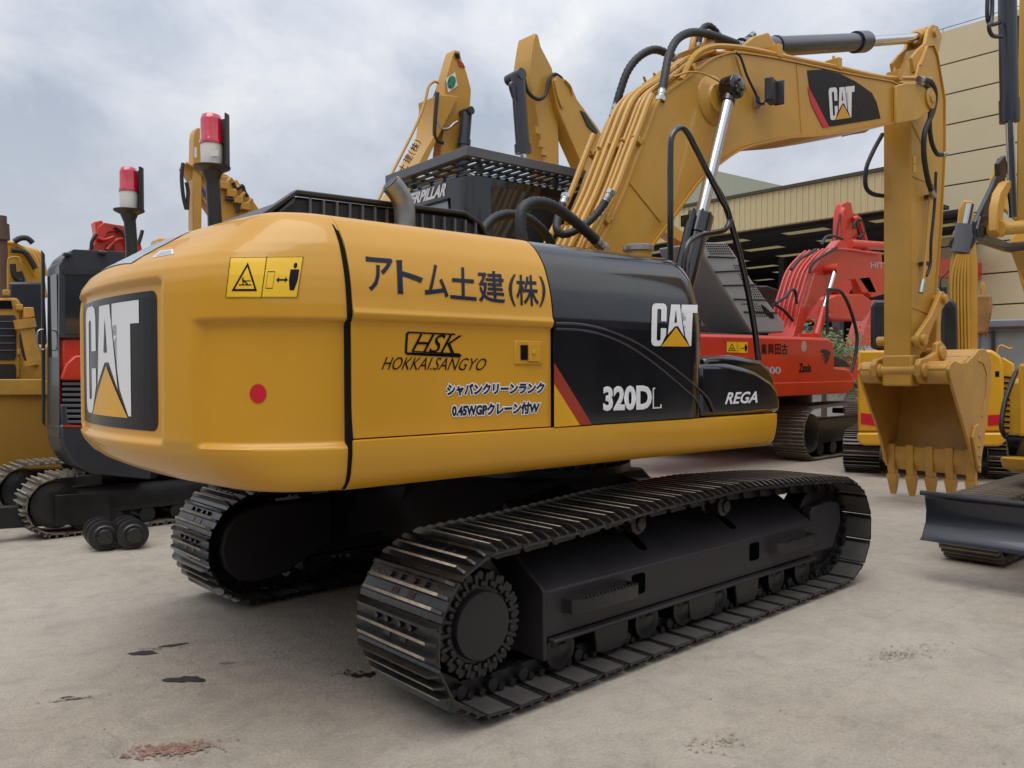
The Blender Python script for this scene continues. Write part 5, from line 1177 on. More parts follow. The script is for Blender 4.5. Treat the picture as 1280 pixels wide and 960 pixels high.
line('hose', F, [(1199, 294), (1190, 300), (1188, 307), (1193, 312)], 1.2, .02, HOSE, Y1, 'x'); line('hose', F, [(1216, 290), (1218, 300), (1213, 310)], 1.2, .02, HOSE, Y1, 'x')
RUSTY = mat('rusty_bucket', (.28, .14, .045), .7, var=.35, vscale=3, dust=.6, dustcol=(.14, .08, .045))
stk = sx('stick', [(1209, 300), (1217, 300), (1222, 370), (1220, 385), (1210, 385)], 3.1, .3, YELB, Y1, .01)
bk = sx('bucket', [(1207, 369), (1240, 368), (1241, 384), (1238, 402), (1234, 417), (1208, 417)], 2.6, .8, RUSTY, Y1, .04)
for a in (1211, 1219, 1226, 1234): sx('bucket_tooth', [(a-1.6, 416), (a+1.6, 416), (a+1, 422), (a-1, 422)], 2.7, .12, RUSTY, bk, .005)
for a in (1216, 1229): sx('hinge_ear', [(a-2, 370), (a-3, 360), (a-1.5, 353), (a+1.5, 353), (a+3, 360), (a+2, 370)], 2.75, .2, YELB, bk, .01)
for s in (-1, 1): track(Y1, .25, 3.0, s*.93, .62, .50, SH_K, .45, .15)
m = MB(); m.span(.9, 2.2, -.7, .7, .25, .5); m.build('centre_frame', BLKM, Y1); m = MB(); m.lathe((1.5, 0, .45), [(.5, 0), (.5, .2)], 20); m.build('swing_ring', BLKM, Y1)
# ---------------------------------------------------------------- nearest yellow machine at the right edge: blade, track, cab front, hanging stick
y2o = Vector((4.3, -2.75, 0)); Y2 = thing('excavator', 'yellow mini excavator cut by the right edge, black dozer blade in front', 'excavator', y2o, group='excavators parked in the yard'); F = Fr(y2o)
m = MB(); rows = []
for y in (1.0, -1.3):
    rows.append([(x, y, z) for x, z in ((-2.10, .63), (-2.05, .60), (-2.02, .50), (-2.03, .42), (-2.10, .32), (-2.145, .30))]+[(x, y, z) for x, z in ((-2.10, .29), (-2.0, .33), (-1.98, .5), (-2.02, .64))])
bl = MB(); bl.prism([Vector(p) for p in rows[0]], (0, -2.3, 0)); bld = bl.build('dozer_blade', NAVY, Y2, bevel=.008)
m = MB(); m.tube([(-2.09, 1.01, .635), (-2.09, -1.31, .635)], .018, 8); m.build('blade_edge', NAVY, bld)
for s in (-1, 1): m = MB(); m.prism([(-2.0, s*.35-.05, .50), (-1.0, s*.35-.05, .40), (-1.0, s*.35-.05, .28), (-2.0, s*.35-.05, .36)], (0, .1, 0)); m.build('blade_arm', BLKM, bld)
for s, yc in ((1, .93), (-1, -.85)): track(Y2, -1.42, 1.45, yc, .52, .45, SH_D, .45, .15)
m = MB(); m.span(-.8, .8, -.6, .6, .2, .5); m.build('centre_frame', BLKM, Y2); m = MB(); m.lathe((0, 0, .45), [(.42, 0), (.42, .2)], 20); m.build('swing_ring', BLKM, Y2)
m = MB(); rr_prism_z(m, -.55, 1.35, -.95, .95, .68, 1.45, .25); hb = m.build('house_body', YELK, Y2, bevel=.04)
stp = slab('step_plate', F, [(1248, 571), (1300, 568), (1300, 587), (1262, 590), (1252, 585)], .55, -.9, YELK, Y2, .02)
slab('front_panel', F, [(1255, 543), (1262, 541), (1300, 541), (1300, 570), (1258, 572)], .60, -.9, BLKG, Y2, .02)
slab('body_side', F, [(1272, 455), (1300, 450), (1300, 545), (1272, 545)], .50, -.5, YELK, Y2, .02)
line('handrail', F, [(1300, 462), (1278, 462), (1271, 464), (1266, 475), (1257, 500), (1253, 520), (1252, 535), (1256, 545), (1262, 548)], .62, .018, BLKP, Y2)
for k in range(2):
    for j in range(3): m = MB(); c = F.y(1272+j*4.5, 556+k*6, .605); m.lathe(tuple(c), [(.012, 0), (.012, .006)], 8, (0, 1, 0)); m.build('panel_button', WHITE, Y2)
m = MB(); rr_prism_z(m, -.5, .85, -.93, .2, 1.46, 2.6, .1); cb = m.build('cab', BLKP, Y2, bevel=.03); m = MB(); m.span(-.35, .7, .201, .204, 1.75, 2.45); m.build('side_window', GLASS, cb); m = MB(); m.span(-.504, -.501, -.8, .1, 1.75, 2.45); m.build('front_window', GLASS, cb)
# arm hanging in front of it
A_Y = .35
arm = slab('stick', F, [(1275, -80), (1312, -80), (1310, 290), (1270, 285), (1271, 150)], A_Y, -.22, YELB, Y2, .01)
tp_ = F.y(1292, -80, A_Y); m = MB(); m.prism([(tp_.x-.08, .13, tp_.z-.05), (tp_.x-.05, .13, tp_.z+.16), (tp_.x+1.0, .13, tp_.z+.5), (tp_.x+1.5, .13, tp_.z+.35), (-.30, .13, 1.45), (-.62, .13, 1.45), (tp_.x+1.25, .13, tp_.z+.02), (tp_.x+.9, .13, tp_.z+.12)], (0, .24, 0)); m.build('boom', YELB, Y2, bevel=.01)
m = MB(); a, b, c = F.y(1258, -60, A_Y-.03), F.y(1262, 153, A_Y-.03), F.y(1266, 272, A_Y-.03); m.cyl(a, b, .052, seg=16); m.cyl(b-(b-a).normalized()*.14, b, .058, seg=16); cy = m.build('bucket_cylinder', NAVY, Y2); m = MB(); m.cyl(b, c, .026, seg=14); m.build('cylinder_rod', CHR, cy)
line('cylinder_pipe', F, [(1240, -50), (1240, 20), (1236, 32), (1240, 44), (1252, 46)], A_Y-.03, .012, BLKP, cy); line('cylinder_pipe', F, [(1237, -50), (1234, 10), (1237, 30), (1250, 28)], A_Y-.01, .012, BLKP, cy); line('hose', F, [(1273, 20), (1275, 60), (1278, 110)], A_Y+.06, .014, HOSE, cy)
qc = MB(); qc.cyl(F.y(1248, 286, A_Y-.02), F.y(1290, 283, A_Y-.12), .042, seg=16); qc.cyl(F.y(1245, 286, A_Y-.02), F.y(1249, 286, A_Y-.02), .055, seg=12); qc.build('link_pin', YELB, Y2)
slab('link_arm', F, [(1252, 296), (1246, 288), (1247, 258), (1251, 240), (1259, 227), (1263, 225), (1264, 234), (1257, 250), (1254, 270), (1256, 292)], A_Y-.04, .05, YELB, Y2, .006)
bk = slab('bucket', F, [(1252, 197), (1257, 196), (1262, 204), (1256, 230), (1240, 268), (1246, 275), (1246, 298), (1262, 303), (1290, 300), (1290, 320), (1258, 314), (1232, 305), (1224, 298), (1221, 290), (1221, 276), (1226, 266), (1244, 228), (1251, 212)], A_Y+.06, .03, NAVY, Y2, .008)
slab('bucket_side', F, [(1226, 270), (1245, 268), (1246, 297), (1262, 303), (1258, 312), (1232, 303), (1224, 297), (1222, 286)], A_Y+.04, .015, NAVY, bk, .004)
slab('bucket_tooth', F, [(1249, 204), (1257, 194), (1259, 206), (1250, 220)], A_Y+.03, .03, BLKP, bk, .004)
slab('coupler', F, [(1263, 315), (1300, 320), (1300, 345), (1280, 345), (1270, 335)], A_Y+.05, -.2, YELB, Y2, .01); line('coupler_rod', F, [(1268, 320), (1290, 372)], A_Y+.06, .008, YELB, Y2, smooth=0)
# ---------------------------------------------------------------- yellow machine with a glazed cab behind
y3o = Vector((13.5, -1.0, 0)); p3 = at_z(1262, 560, 0); d3 = 16.5
c3 = CP+ray(1262, 461)*d3; Y3 = thing('wheel_loader', 'yellow machine with a large glazed cab at the right edge behind', 'loader', (c3.x, c3.y, 0), R(17)); F = Fr((c3.x, c3.y, 0), R(17))
cab = slab('cab', F, [(1214, 462), (1216, 412), (1222, 405), (1310, 403), (1310, 412), (1226, 416), (1224, 462)], 0, 1.6, mat('cab_blue_grey', (.16, .18, .22), .4), Y3, .03, 'x')
slab('cab_glass', F, [(1224, 414), (1310, 410), (1310, 462), (1224, 462)], .05, .01, mat('clear_glass', (.22, .25, .26), .08), Y3, 0, 'x')
slab('cab_pillar', F, [(1239, 413), (1244, 413), (1244, 462), (1239, 462)], -.02, .06, BLKP, cab, 0, 'x'); slab('cab_roof', F, [(1216, 400), (1310, 398), (1310, 408), (1216, 410)], -.1, 1.8, mat('cab_blue_grey', ()), Y3, .03, 'x')
slab('seat', F, [(1268, 462), (1270, 440), (1275, 428), (1282, 426), (1288, 436), (1290, 462)], .6, .3, BLKP, Y3, .04, 'x')
slab('headrest', F, [(1211, 452), (1210, 440), (1214, 430), (1221, 432), (1222, 452)], -.15, .2, BLKP, Y3, .03, 'x')
m = MB(); rr_prism_z(m, -.3, 3.0, -1.3, 1.3, .7, 1.52, .2); m.build('house_body', YELK, Y3, bevel=.05)
for x in (.3, 2.4):
    for s in (-1, 1): m = MB(); m.lathe((x, s*1.1, .6), [(.2, -.2), (.55, -.2), (.6, -.12), (.6, .12), (.55, .2), (.2, .2)], 28, (0, 1, 0)); m.build('wheel', HOSE, Y3)
line('grab_rail', F, [(1245, 446), (1250, 432), (1262, 436), (1266, 434)], -.2, .02, YELK, Y3, 'x')
# yellow upright arm behind the hanging bucket
p4 = CP+ray(1242, 461)*14; Y4 = thing('excavator', 'yellow excavator of which only an upright stick end shows behind the dark bucket', 'excavator', (p4.x, p4.y, 0), R(17), group='excavators parked in the yard'); F = Fr((p4.x, p4.y, 0), R(17))
s4 = slab('stick', F, [(1235, 244), (1237, 222), (1240, 220), (1241, 208), (1245, 206), (1249, 209), (1250, 222), (1252, 224), (1300, 262), (1300, 300)], 0, .3, YELK, Y4, .02, 'x')
slab('boom', F, [(1262, 300), (1300, 262), (1330, 300), (1330, 430), (1300, 430)], .02, .4, YELK, Y4, .02, 'x'); house(Y4, -.5, 2.6, -2.6, -.7, 1.0, 1.9, YELK, None, .5)
for s in (-1, 1): track(Y4, -.4, 2.6, -1.65+s*.8, .7, .5, SH_K, .45, .15)
# ---------------------------------------------------------------- machines behind, left of the big boom: two folded arms
def arm_prints(F, y, pts, parent, txt, m_): 
    for t, c in zip(txt, pts): print_text('lettering', t, (lambda q: lambda u, v, e=0: (lambda p: F.y(p.x, p.y, y-.008-e))(q(u, v)))(quad(*[(a, b, 0) for a, b in c])), m_, parent, bold=.012)
ao = Vector((.6, 5.4, 0)); MA = thing('excavator', 'yellow excavator behind, folded arm with a green cross and kanji on its boom', 'excavator', ao, group='excavators parked in the yard'); F = Fr(ao)
for s in (-1, 1): track(MA, -1.2, 2.6, s*1.1, .85, .55, SH_K, .45, .15)
base_frame(MA, .6, 0, 2); house(MA, -1.6, 2.2, -1.2, 1.2, 1.05, 1.95, YELB, (.4, 1.7, .2, 1.15, 2.75), .5)
bm_ = slab('boom', F, [(440, 330), (459, 291), (478, 248), (500, 205), (520, 163), (532, 140), (541, 120), (548, 118), (549, 128), (545, 165), (530, 190), (514, 222), (490, 262), (470, 300), (456, 335)], -.25, .5, YELB, MA, .012, fit=True)
st = slab('stick', F, [(556, 128), (555, 105), (560, 88), (565, 70), (568, 62), (575, 64), (577, 74), (584, 92), (589, 112), (588, 130), (582, 155), (582, 210), (574, 215), (550, 215), (551, 190), (554, 165)], -.17, .2, YELB, MA, .012)
line('boom_edge', F, [(434, 335), (459, 280), (478, 240), (496, 205), (520, 157), (531, 128), (536, 108), (543, 102), (548, 104)], -.28, .02, YELB, bm_)
m = MB(); a, b = F.y(583, 142, -.28), F.y(577, 215, -.28); m.cyl(a, b, .085, seg=16); m.cyl(a+(b-a)*.45, a+(b-a)*.55, .10, seg=16); m.cyl(a+Vector((0, -.12, .02)), a+Vector((0, .12, .02)), .06, seg=12); m.build('stick_cylinder', NAVY, MA)
line('hose', F, [(547, 116), (545, 130), (543, 165), (546, 175), (554, 179)], -.24, .028, HOSE, st); line('hose', F, [(546, 150), (550, 160), (560, 161), (567, 155), (572, 152)], -.24, .020, STEEL, st)
for k in range(12): line('coil_ring', F, [(560.5-k*1.9, 82+k*4.6), (562-k*1.9, 84+k*4.6)], .06, .045, HOSE, st, smooth=0, seg=10)
line('hose', F, [(562, 78), (550, 105), (538, 136)], .06, .03, HOSE, st, smooth=0)
gx = [(557, 98), (569, 90), (572, 106), (560, 116)]; gf = (lambda q: lambda u, v: (lambda p: F.y(p.x, p.y, -.183))(q(u, v)))(quad((560, 116, 0), (572, 107, 0), (569, 90, 0), (557, 98, 0)))
gf2 = (lambda q: lambda u, v: (lambda p: F.y(p.x, p.y, -.187))(q(u, v)))(quad((560, 116, 0), (572, 107, 0), (569, 90, 0), (557, 98, 0)))
print_polys('safety_sticker', [unit], gf, DWHT, st, 2); print_polys('green_cross', [[(.36, .08), (.64, .08), (.64, .36), (.92, .36), (.92, .64), (.64, .64), (.64, .92), (.36, .92), (.36, .64), (.08, .64), (.08, .36), (.36, .36)]], gf2, GREEN, st, 2)
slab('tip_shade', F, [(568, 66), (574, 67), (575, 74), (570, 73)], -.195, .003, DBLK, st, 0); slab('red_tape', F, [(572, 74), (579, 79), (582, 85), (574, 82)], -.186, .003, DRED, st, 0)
def along_sq(c, s, w=1): bx, by = .5, -.866; ux, uy = -.866, -.5; h = s/2; return [(c[0]-bx*h*w-ux*h, c[1]-by*h*w-uy*h), (c[0]+bx*h*w-ux*h, c[1]+by*h*w-uy*h), (c[0]+bx*h*w+ux*h, c[1]+by*h*w+uy*h), (c[0]-bx*h*w+ux*h, c[1]-by*h*w+uy*h)]
arm_prints(F, -.25, [along_sq((503.5, 210), 10.5), along_sq((510, 198.5), 10.5), along_sq((514.5, 191), 11, .25), along_sq((518.5, 184), 10.5), along_sq((522.5, 177), 11, .25)], bm_, '土建(株)', DNAV)
# folded arm B: stick with cylinder hanging left, boom sloping down to the right
bo = Vector((7.2, 4.6, 0)); B2 = thing('excavator', 'yellow excavator behind the big boom, stick folded under it with a dark cylinder', 'excavator', bo, group='excavators parked in the yard'); F = Fr(bo)
for s in (-1, 1): track(B2, -1.6, 2.4, s*1.1+2.2, .85, .55, SH_K, .45, .15)
base_frame(B2, .4, 2.2, 2); house(B2, -1.6, 2.4, 1.0, 3.4, 1.05, 1.95, YELB, (-1.2, .2, 2.4, 3.3, 2.8), .3)
bm_ = slab('boom', F, [(690, 100), (697, 93), (704, 97), (713, 105), (722, 125), (748, 160), (770, 200), (790, 240), (740, 240), (733, 218), (716, 180), (697, 135)], -.28, .25, YELB, B2, .012)
st = slab('stick', F, [(661, 94), (664, 70), (667, 50), (669, 41), (673, 44), (676, 58), (690, 85), (696, 110), (698, 140), (699, 215), (680, 210), (672, 150), (664, 110)], -.18, .36, YELB, B2, .012)
m = MB(); a, b, c = F.y(647, 96, -.34), F.y(654, 192, -.34), F.y(656, 212, -.34); m.cyl(a, b, .10, seg=16); m.cyl(b-(b-a)*.12, b, .12, seg=16); m.cyl(a-(b-a)*.02+Vector((0, -.1, 0)), a+Vector((0, .2, 0)), .08, seg=12); cy = m.build('stick_cylinder', NAVY, B2); m = MB(); m.cyl(b, c, .05, seg=10); m.build('cylinder_rod', CHR, cy); line('cylinder_pipe', F, [(640, 104), (638, 108), (642, 122)], -.4, .03, NAVY, cy)
line('hose', F, [(655, 98), (660, 115), (672, 124), (682, 118), (687, 98), (694, 93), (702, 98)], -.26, .028, HOSE, st, smooth=5)
for c in ((672, 163), (677, 180), (680, 190)): m = MB(); q = F.y(c[0], c[1], -.19); m.box(q, (.10, .03, .10)); m.build('pipe_bracket', YELB, st)
slab('link_plate', F, [(693, 100), (696, 97), (702, 112), (706, 130), (703, 136), (697, 120)], -.31, .03, YELB, bm_, .01)
line('boom_pipe', F, [(706, 100), (713, 108), (716, 118)], -.3, .015, YELB, bm_); slab('dark_guard', F, [(726, 138), (731, 140), (748, 165), (746, 168), (735, 158)], -.3, .1, BLKP, bm_, .005)
# ---------------------------------------------------------------- arm with blue lettering, far left of the hood
ko = Vector((3.2, 9.3, 0)); KO = thing('excavator', 'yellow excavator behind with blue lettering on its lowered boom', 'excavator', ko, group='excavators parked in the yard'); F = Fr(ko)
for s in (-1, 1): track(KO, -1.9, 2.2, s*1.1, .9, .55, SH_K, .45, .15)
base_frame(KO, .2, 0, 2); house(KO, -1.4, 2.6, -1.2, 1.2, 1.05, 1.95, YELB, (-1.2, .1, -1.15, -.2, 2.6), .1)
st = slab('stick', F, [(242, 172), (243, 164), (247, 159), (252, 161), (253, 180), (252, 290), (241, 295), (241, 230)], -.5, .2, YELB, KO, .012)
bm_ = slab('boom', F, [(229, 209), (233, 203), (245, 208), (262, 216), (290, 222), (302, 234), (316, 250), (330, 270), (300, 285), (270, 274), (252, 248), (240, 225)], -.45, .22, YELB, KO, .012)
slab('boom', F, [(250, 208), (254, 205), (285, 219), (292, 226), (262, 222)], .0, .4, YELB, KO, .01)
for k in range(5): line('hydraulic_pipe', F, [(282+k*3, 226), (290+k*4, 240+k), (300+k*4, 262)], -.50+.08*k, .035, YELB, bm_)
for px in ([(291, 228), (296, 236), (303, 232), (306, 240), (310, 246)], [(282, 249), (292, 250), (298, 256), (297, 266)], [(229, 204), (227, 220), (229, 245), (233, 262)], [(233, 228), (235, 240), (234, 262)]): line('hose', F, px, -.52, .03, HOSE, bm_)
print_text('lettering', 'KOMATSU', (lambda q: lambda u, v, e=0: (lambda p: F.y(p.x, p.y, -.458-e))(q(u, v)))(quad((246.5, 238, 0), (263, 256, 0), (265, 245, 0), (247.5, 227, 0))), mat('print_blue', (.03, .05, .22), .4), bm_, bold=.05)
for c in ((268, 224), (280, 232), (289, 242), (297, 250), (306, 258)): m = MB(); q = F.y(c[0], c[1], -.5); m.box(q, (.16, .10, .12)); m.cyl(q, q+Vector((.12, -.02, .14)), .035, seg=6); m.build('pipe_clamp', YELB, bm_, bevel=.01)
slab('number_sticker', F, [(243, 184), (246, 184), (246, 197), (243, 197)], -.505, .003, DWHT, st, 0)
line('boom_edge', F, [(232, 204), (245, 211), (262, 226), (270, 234)], -.5, .03, YELB, bm_); m = MB(); a, b = F.y(243, 165, -.3), F.y(256, 190, -.3); m.cyl(a, b, .05); m.build('cylinder_rod', CHR, KO)
# ---------------------------------------------------------------- small red arm over the cab roof at the left
ro = Vector((.3, 10.6, 0)); RB_ = thing('excavator', 'red excavator far back on the left, only its boom knee above the grey cab roof', 'excavator', ro, group='excavators parked in the yard'); F = Fr(ro)
bm_ = slab('boom', F, [(112, 330), (113, 312), (118, 305), (120, 290), (118, 277), (127, 275), (132, 281), (150, 281), (162, 284), (168, 300), (176, 303), (182, 330)], -.3, .22, RED, RB_, .015)
line('hydraulic_pipe', F, [(134, 312), (146, 300), (160, 300), (168, 312), (172, 328)], -.38, .03, RED, bm_); line('hydraulic_pipe', F, [(120, 296), (130, 300), (142, 296)], -.4, .025, RED, bm_)
for px in ([(114, 318), (115, 302), (121, 293)], [(143, 284), (152, 290), (160, 305), (164, 318)], [(178, 288), (176, 296), (173, 305)]): line('hose', F, px, -.4, .03, HOSE, bm_)
slab('cylinder_lug', F, [(122, 284), (130, 278), (158, 283), (158, 288), (135, 290), (130, 300), (122, 300)], -.35, .06, RED, bm_, .01); slab('name_plate', F, [(132, 306), (143, 306), (143, 318), (132, 317)], -.32, .01, mat('plate_dark', (.08, .06, .06), .5), bm_, 0)
for s in (-1, 1): track(RB_, -1.5, 2.2, s*1.1, .9, .55, SH_K, .45, .15)
base_frame(RB_, .3, 0, 2); house(RB_, -1.4, 2.6, -1.2, 1.2, 1.05, 1.8, RED, None, .5)
# ---------------------------------------------------------------- red mini excavator with grey cab, left
lo = Vector((-1.0, 4.95, 0)); LR = thing('excavator', 'red mini excavator with a dark grey cab at the left, behind the big counterweight', 'excavator', lo, group='excavators parked in the yard'); F = Fr(lo)
for yc in (-.50, .80): track(LR, -1.36, 1.4, yc, .60, .40, SH_D, .45, .15)
m = MB(); m.prism([F.y(c[0], c[1], -.71) for c in [(69, 619), (136, 615), (138, 645), (133, 654), (69, 657)]], (0, -.012, 0)); m.build('frame_cover', BLKM, LR, bevel=.004)
for k in range(3): m = MB(); q = F.y(84+k*21.5, 637-k, -.722); m.cyl(q, q+Vector((0, -.004, 0)), .022, seg=10); m.build('cover_bolt', BLKM, LR)
m = MB(); m.span(-.6, .7, -.4, .7, .25, .55); m.build('centre_frame', BLKM, LR); m = MB(); m.lathe((0, .15, .4), [(.42, 0), (.42, .25)], 20); m.build('swing_ring', BLKM, LR)
m = MB(); m.prism([(-1.1, -.55, .1), (-2.1, -.55, .16), (-2.1, -.55, .36), (-1.1, -.55, .30)], (0, .12, 0)); m.build('blade_arm', BLKM, LR, bevel=.01)
m = MB(); m.prism([(-1.1, .75, .1), (-2.1, .75, .16), (-2.1, .75, .36), (-1.1, .75, .30)], (0, .12, 0)); m.build('blade_arm', BLKM, LR, bevel=.01)
m = MB(); m.prism([(-2.2, -.8, .05), (-2.12, -.8, .05), (-2.08, -.8, .25), (-2.12, -.8, .45), (-2.2, -.8, .45), (-2.16, -.8, .25)], (0, 1.9, 0)); m.build('dozer_blade', NAVY, LR)
BG_ = mat('cab_grey', (.030, .033, .042), .42, coat=.2)
CY_ = -.80
cab = slab('cab', F, [(74, 548), (74, 332), (82, 319), (92, 311.5), (180, 316), (180, 422), (75, 422), (75, 548)], CY_, .45, BG_, LR, .03)
slab('cab_lower', F, [(74, 505), (84, 505), (90, 560), (110, 575), (150, 592), (100, 580), (78, 562)], CY_-.003, .5, BG_, LR, .02)
slab('side_window', F, [(82, 345), (180, 346), (180, 418), (82, 418)], CY_-.006, .004, GLASL if False else GLASS, cab, 0)
slab('window_frame', F, [(80, 336), (180, 338), (180, 344), (80, 343)], CY_-.012, .01, BLKP, cab, 0)
cxf = F.y(74, 400, CY_).x; m = MB(); m.span(cxf-.004, cxf-.002, CY_+.06, CY_+.40, 1.25, 2.45); m.build('front_glass', GLASS, cab)
slab('open_door', F, [(52, 312), (56.5, 318), (57, 534), (53, 528)], CY_+.45, .04, BLKP, LR, .008)
line('door_handle', F, [(54, 412), (49, 413), (47, 418), (47, 432), (50, 437), (55, 437)], CY_+.42, .010, STEEL, LR)
for c in ((84, 318), (128, 316)): m = MB(); q = F.y(c[0], c[1], CY_-.02); m.box(q, (.07, .08, .03)); m.build('roof_bolt', BG_, cab, bevel=.01)
hd = slab('engine_cover', F, [(73, 420), (190, 420), (190, 535), (100, 535), (76, 528), (73, 470)], CY_+.03, .42, RED, LR, .05)
slab('engine_cover', F, [(76, 472), (82, 455), (94, 444), (190, 442), (190, 475), (76, 475)], CY_-.02, .2, RED, LR, .04)
slab('louvre_panel', F, [(77, 476), (190, 476), (190, 535), (79, 533)], CY_+.02, .05, DBLK, LR, .005)
for k in range(8): slab('louvre', F, [(78, 478+k*6.8), (190, 478+k*6.8), (190, 481.5+k*6.8), (78, 481.5+k*6.8)], CY_-.0, .02, GREY, LR, .003)
slab('lower_cover', F, [(74, 530), (190, 536), (190, 600), (112, 592), (90, 580), (76, 556)], CY_-.02, .5, BG_, LR, .03); slab('red_trim', F, [(79, 531), (190, 534), (190, 536.5), (79, 533.5)], CY_-.03, .01, RED, LR, 0)
m = MB(); m.span(cxf+.46, 1.1, CY_+.08, CY_+1.45, .72, 2.2); m.build('house_body', BG_, LR, bevel=.05)
# ---------------------------------------------------------------- bulldozer at the far left edge
do = Vector((-1.9, 6.9, 0)); DZ = thing('bulldozer', 'worn yellow bulldozer at the left edge, wide blade lowered in front of its dark grille', 'bulldozer', do, R(0)); F = Fr(do)
DZY = mat('dozer_tan', (.50, .27, .04), .5, var=.15, dust=.4, dustcol=(.26, .17, .08)); DZY2 = mat('blade_tan', (.40, .205, .03), .45, var=.1, vscale=.8, coat=.15)
def zz_slab(name, pts, y, th, m_, parent, bevel=.02): return slab(name, F, pts, y, th, m_, parent, bevel)
bl = zz_slab('dozer_blade', [(-120, 476), (52, 476), (62, 480), (64, 495), (62, 520), (66, 560), (80, 586), (-120, 590)], -.6, .25, DZY2, DZ)
zz_slab('blade_top_beam', [(-120, 474), (54, 474), (60, 477), (61, 494), (-120, 494)], -.64, .03, DZY, bl, .01)
fr_ = zz_slab('grille_frame', [(-60, 372), (22, 372), (26, 378), (27, 395), (27, 474), (-60, 474)], -.2, 1.6, DZY, DZ, .03)
zz_slab('grille', [(-60, 394), (18, 394), (20, 398), (20, 446), (18, 450), (-60, 450)], -.215, .01, BLKP, fr_, 0); zz_slab('grille', [(-60, 455), (18, 455), (20, 458), (20, 474), (-60, 474)], -.215, .01, BLKP, fr_, 0)
zz_slab('light_bar', [(-60, 374), (14, 376), (16, 386), (-60, 386)], -.22, .02, DBLK, fr_, 0)
m = MB(); a, b, c = F.y(31, 404, -.35), F.y(42, 456, -.35), F.y(47, 468, -.35); m.cyl(a, b, .085, seg=14); m.cyl(a+(b-a)*-.1, a+(b-a)*.12, .11, seg=14); m.cyl(b-(b-a)*.12, b, .10, seg=14); m.cyl(b, c, .045, seg=10); m.build('lift_cylinder', DZY, DZ)
m = MB(); m.cyl(F.y(4, 372, -.1), F.y(1, 270, -.1), .06, seg=12); m.cyl(F.y(2, 300, -.1), F.y(1, 280, -.1), .085, seg=12); m.build('exhaust_stack', mat('rusty_stack', (.12, .07, .05), .8), DZ)
for yc in (.4, 2.3): track(DZ, -.9, 1.9, yc, .95, .5, SH_D, .45, .15)
m = MB(); m.span(-.6, 1.6, .7, 2.0, .9, 1.9); m.build('rear_body', DZY, DZ, bevel=.05); line('grab_rail', F, [(10, 370), (10, 328), (14, 322), (24, 322), (26, 330)], -.25, .012, DZY, DZ)
for c in ((8, 366), (24, 384), (26, 410), (26, 440)): m = MB(); q = F.y(c[0], c[1], -.24); m.box(q, (.07, .06, .07)); m.build('frame_lug', DZY, fr_, bevel=.01)
line('hose', F, [(30, 402), (26, 420), (30, 445), (38, 456)], -.38, .016, HOSE, DZ); slab('lamp', F, [(30, 384), (42, 384), (44, 396), (30, 398)], -.3, .12, DZY, DZ, .01)
for k in range(5): line('grille_bar', F, [(-60, 402+k*9), (18, 402+k*9)], -.22, .006, GREY, fr_, smooth=0)
# yellow excavator behind the bulldozer: boom knee with hoses and black body
yo = Vector((-.9, 9.6, 0)); YF = thing('excavator', 'bright yellow excavator at the far left, black-topped body and hose-covered boom', 'excavator', yo, group='excavators parked in the yard'); F = Fr(yo)
bm_ = slab('boom', F, [(-60, 370), (-60, 325), (-10, 305), (10, 302), (30, 307), (45, 320), (55, 340), (60, 372)], -.3, .3, YELK, YF, .015)
for k in range(5): line('hydraulic_pipe', F, [(8, 303+k*1.5), (22+k*3, 307+k), (34+k*4, 318), (44+k*3.4, 345)], -.36+k*.1, .03, YELK, bm_)
for px in ([(18, 302), (25, 298), (34, 298), (41, 304)], [(14, 313), (30, 315), (40, 328), (44, 336)], [(16, 330), (18, 345), (26, 352)]): line('hose', F, px, -.42, .04, HOSE, bm_)
slab('side_cover', F, [(10, 352), (56, 352), (60, 432), (28, 436), (10, 420)], -1.2, 2.4, mat('cover_navy', (.015, .02, .03), .3), YF, .04); slab('house_body', F, [(-60, 372), (60, 432), (60, 478), (-60, 478)], -1.18, 2.3, YELK, YF, .03)
slab('coupling', F, [(20, 340), (28, 338), (32, 350), (27, 362), (20, 360)], -.4, .1, HOSE, bm_, .01)
print_text('lettering', 'CAT', (lambda q: lambda u, v, e=0: (lambda p: F.y(p.x, p.y, -1.2-e))(q(u, v)))(quad((24, 463, 0), (34, 463, 0), (34, 452, 0), (24, 452, 0))), DWHT, YF, bold=.03)
for s in (-1, 1): track(YF, -1.6, 2.4, s*1.1, .9, .55, SH_K, .45, .15)
base_frame(YF, .3, 0, 2)
# lower ends of the folded arms: boom feet down to the machine, sticks down to a curled bucket
def arm_foot(parent, F, a, b, y, th, tgt, m_):
    pa, pb = F.y(a[0], a[1], y), F.y(b[0], b[1], y); m = MB(); m.prism([(pa.x, y+.012, pa.z), (pb.x, y+.012, pb.z), (tgt[0]+.22, y+.012, tgt[1]), (tgt[0]-.22, y+.012, tgt[1])], (0, th-.024, 0)); m.build('boom_foot', m_, parent, bevel=.01)
def stick_end(parent, F, a, b, y, th, m_, zend=1.3):
    pa, pb = F.y(a[0], a[1], y), F.y(b[0], b[1], y); dx = .05; m = MB(); m.prism([(pa.x, y+.012, pa.z), (pb.x, y+.012, pb.z), (pb.x-.06, y+.012, zend), (pa.x+.04, y+.012, zend)], (0, th-.024, 0)); m.build('stick_end', m_, parent, bevel=.01)
    c = ((pa.x+pb.x)/2, zend-.05); P = [(c[0]+rx_, c[1]+rz_) for rx_, rz_ in ((-.15, .12), (.25, .15), (.55, -.1), (.6, -.5), (.35, -.85), (.0, -1.0), (-.12, -.95), (.15, -.6), (.1, -.2))]; m = MB(); m.prism_y(P, y-.3, y+th+.3); m.build('bucket', m_, parent, bevel=.03)
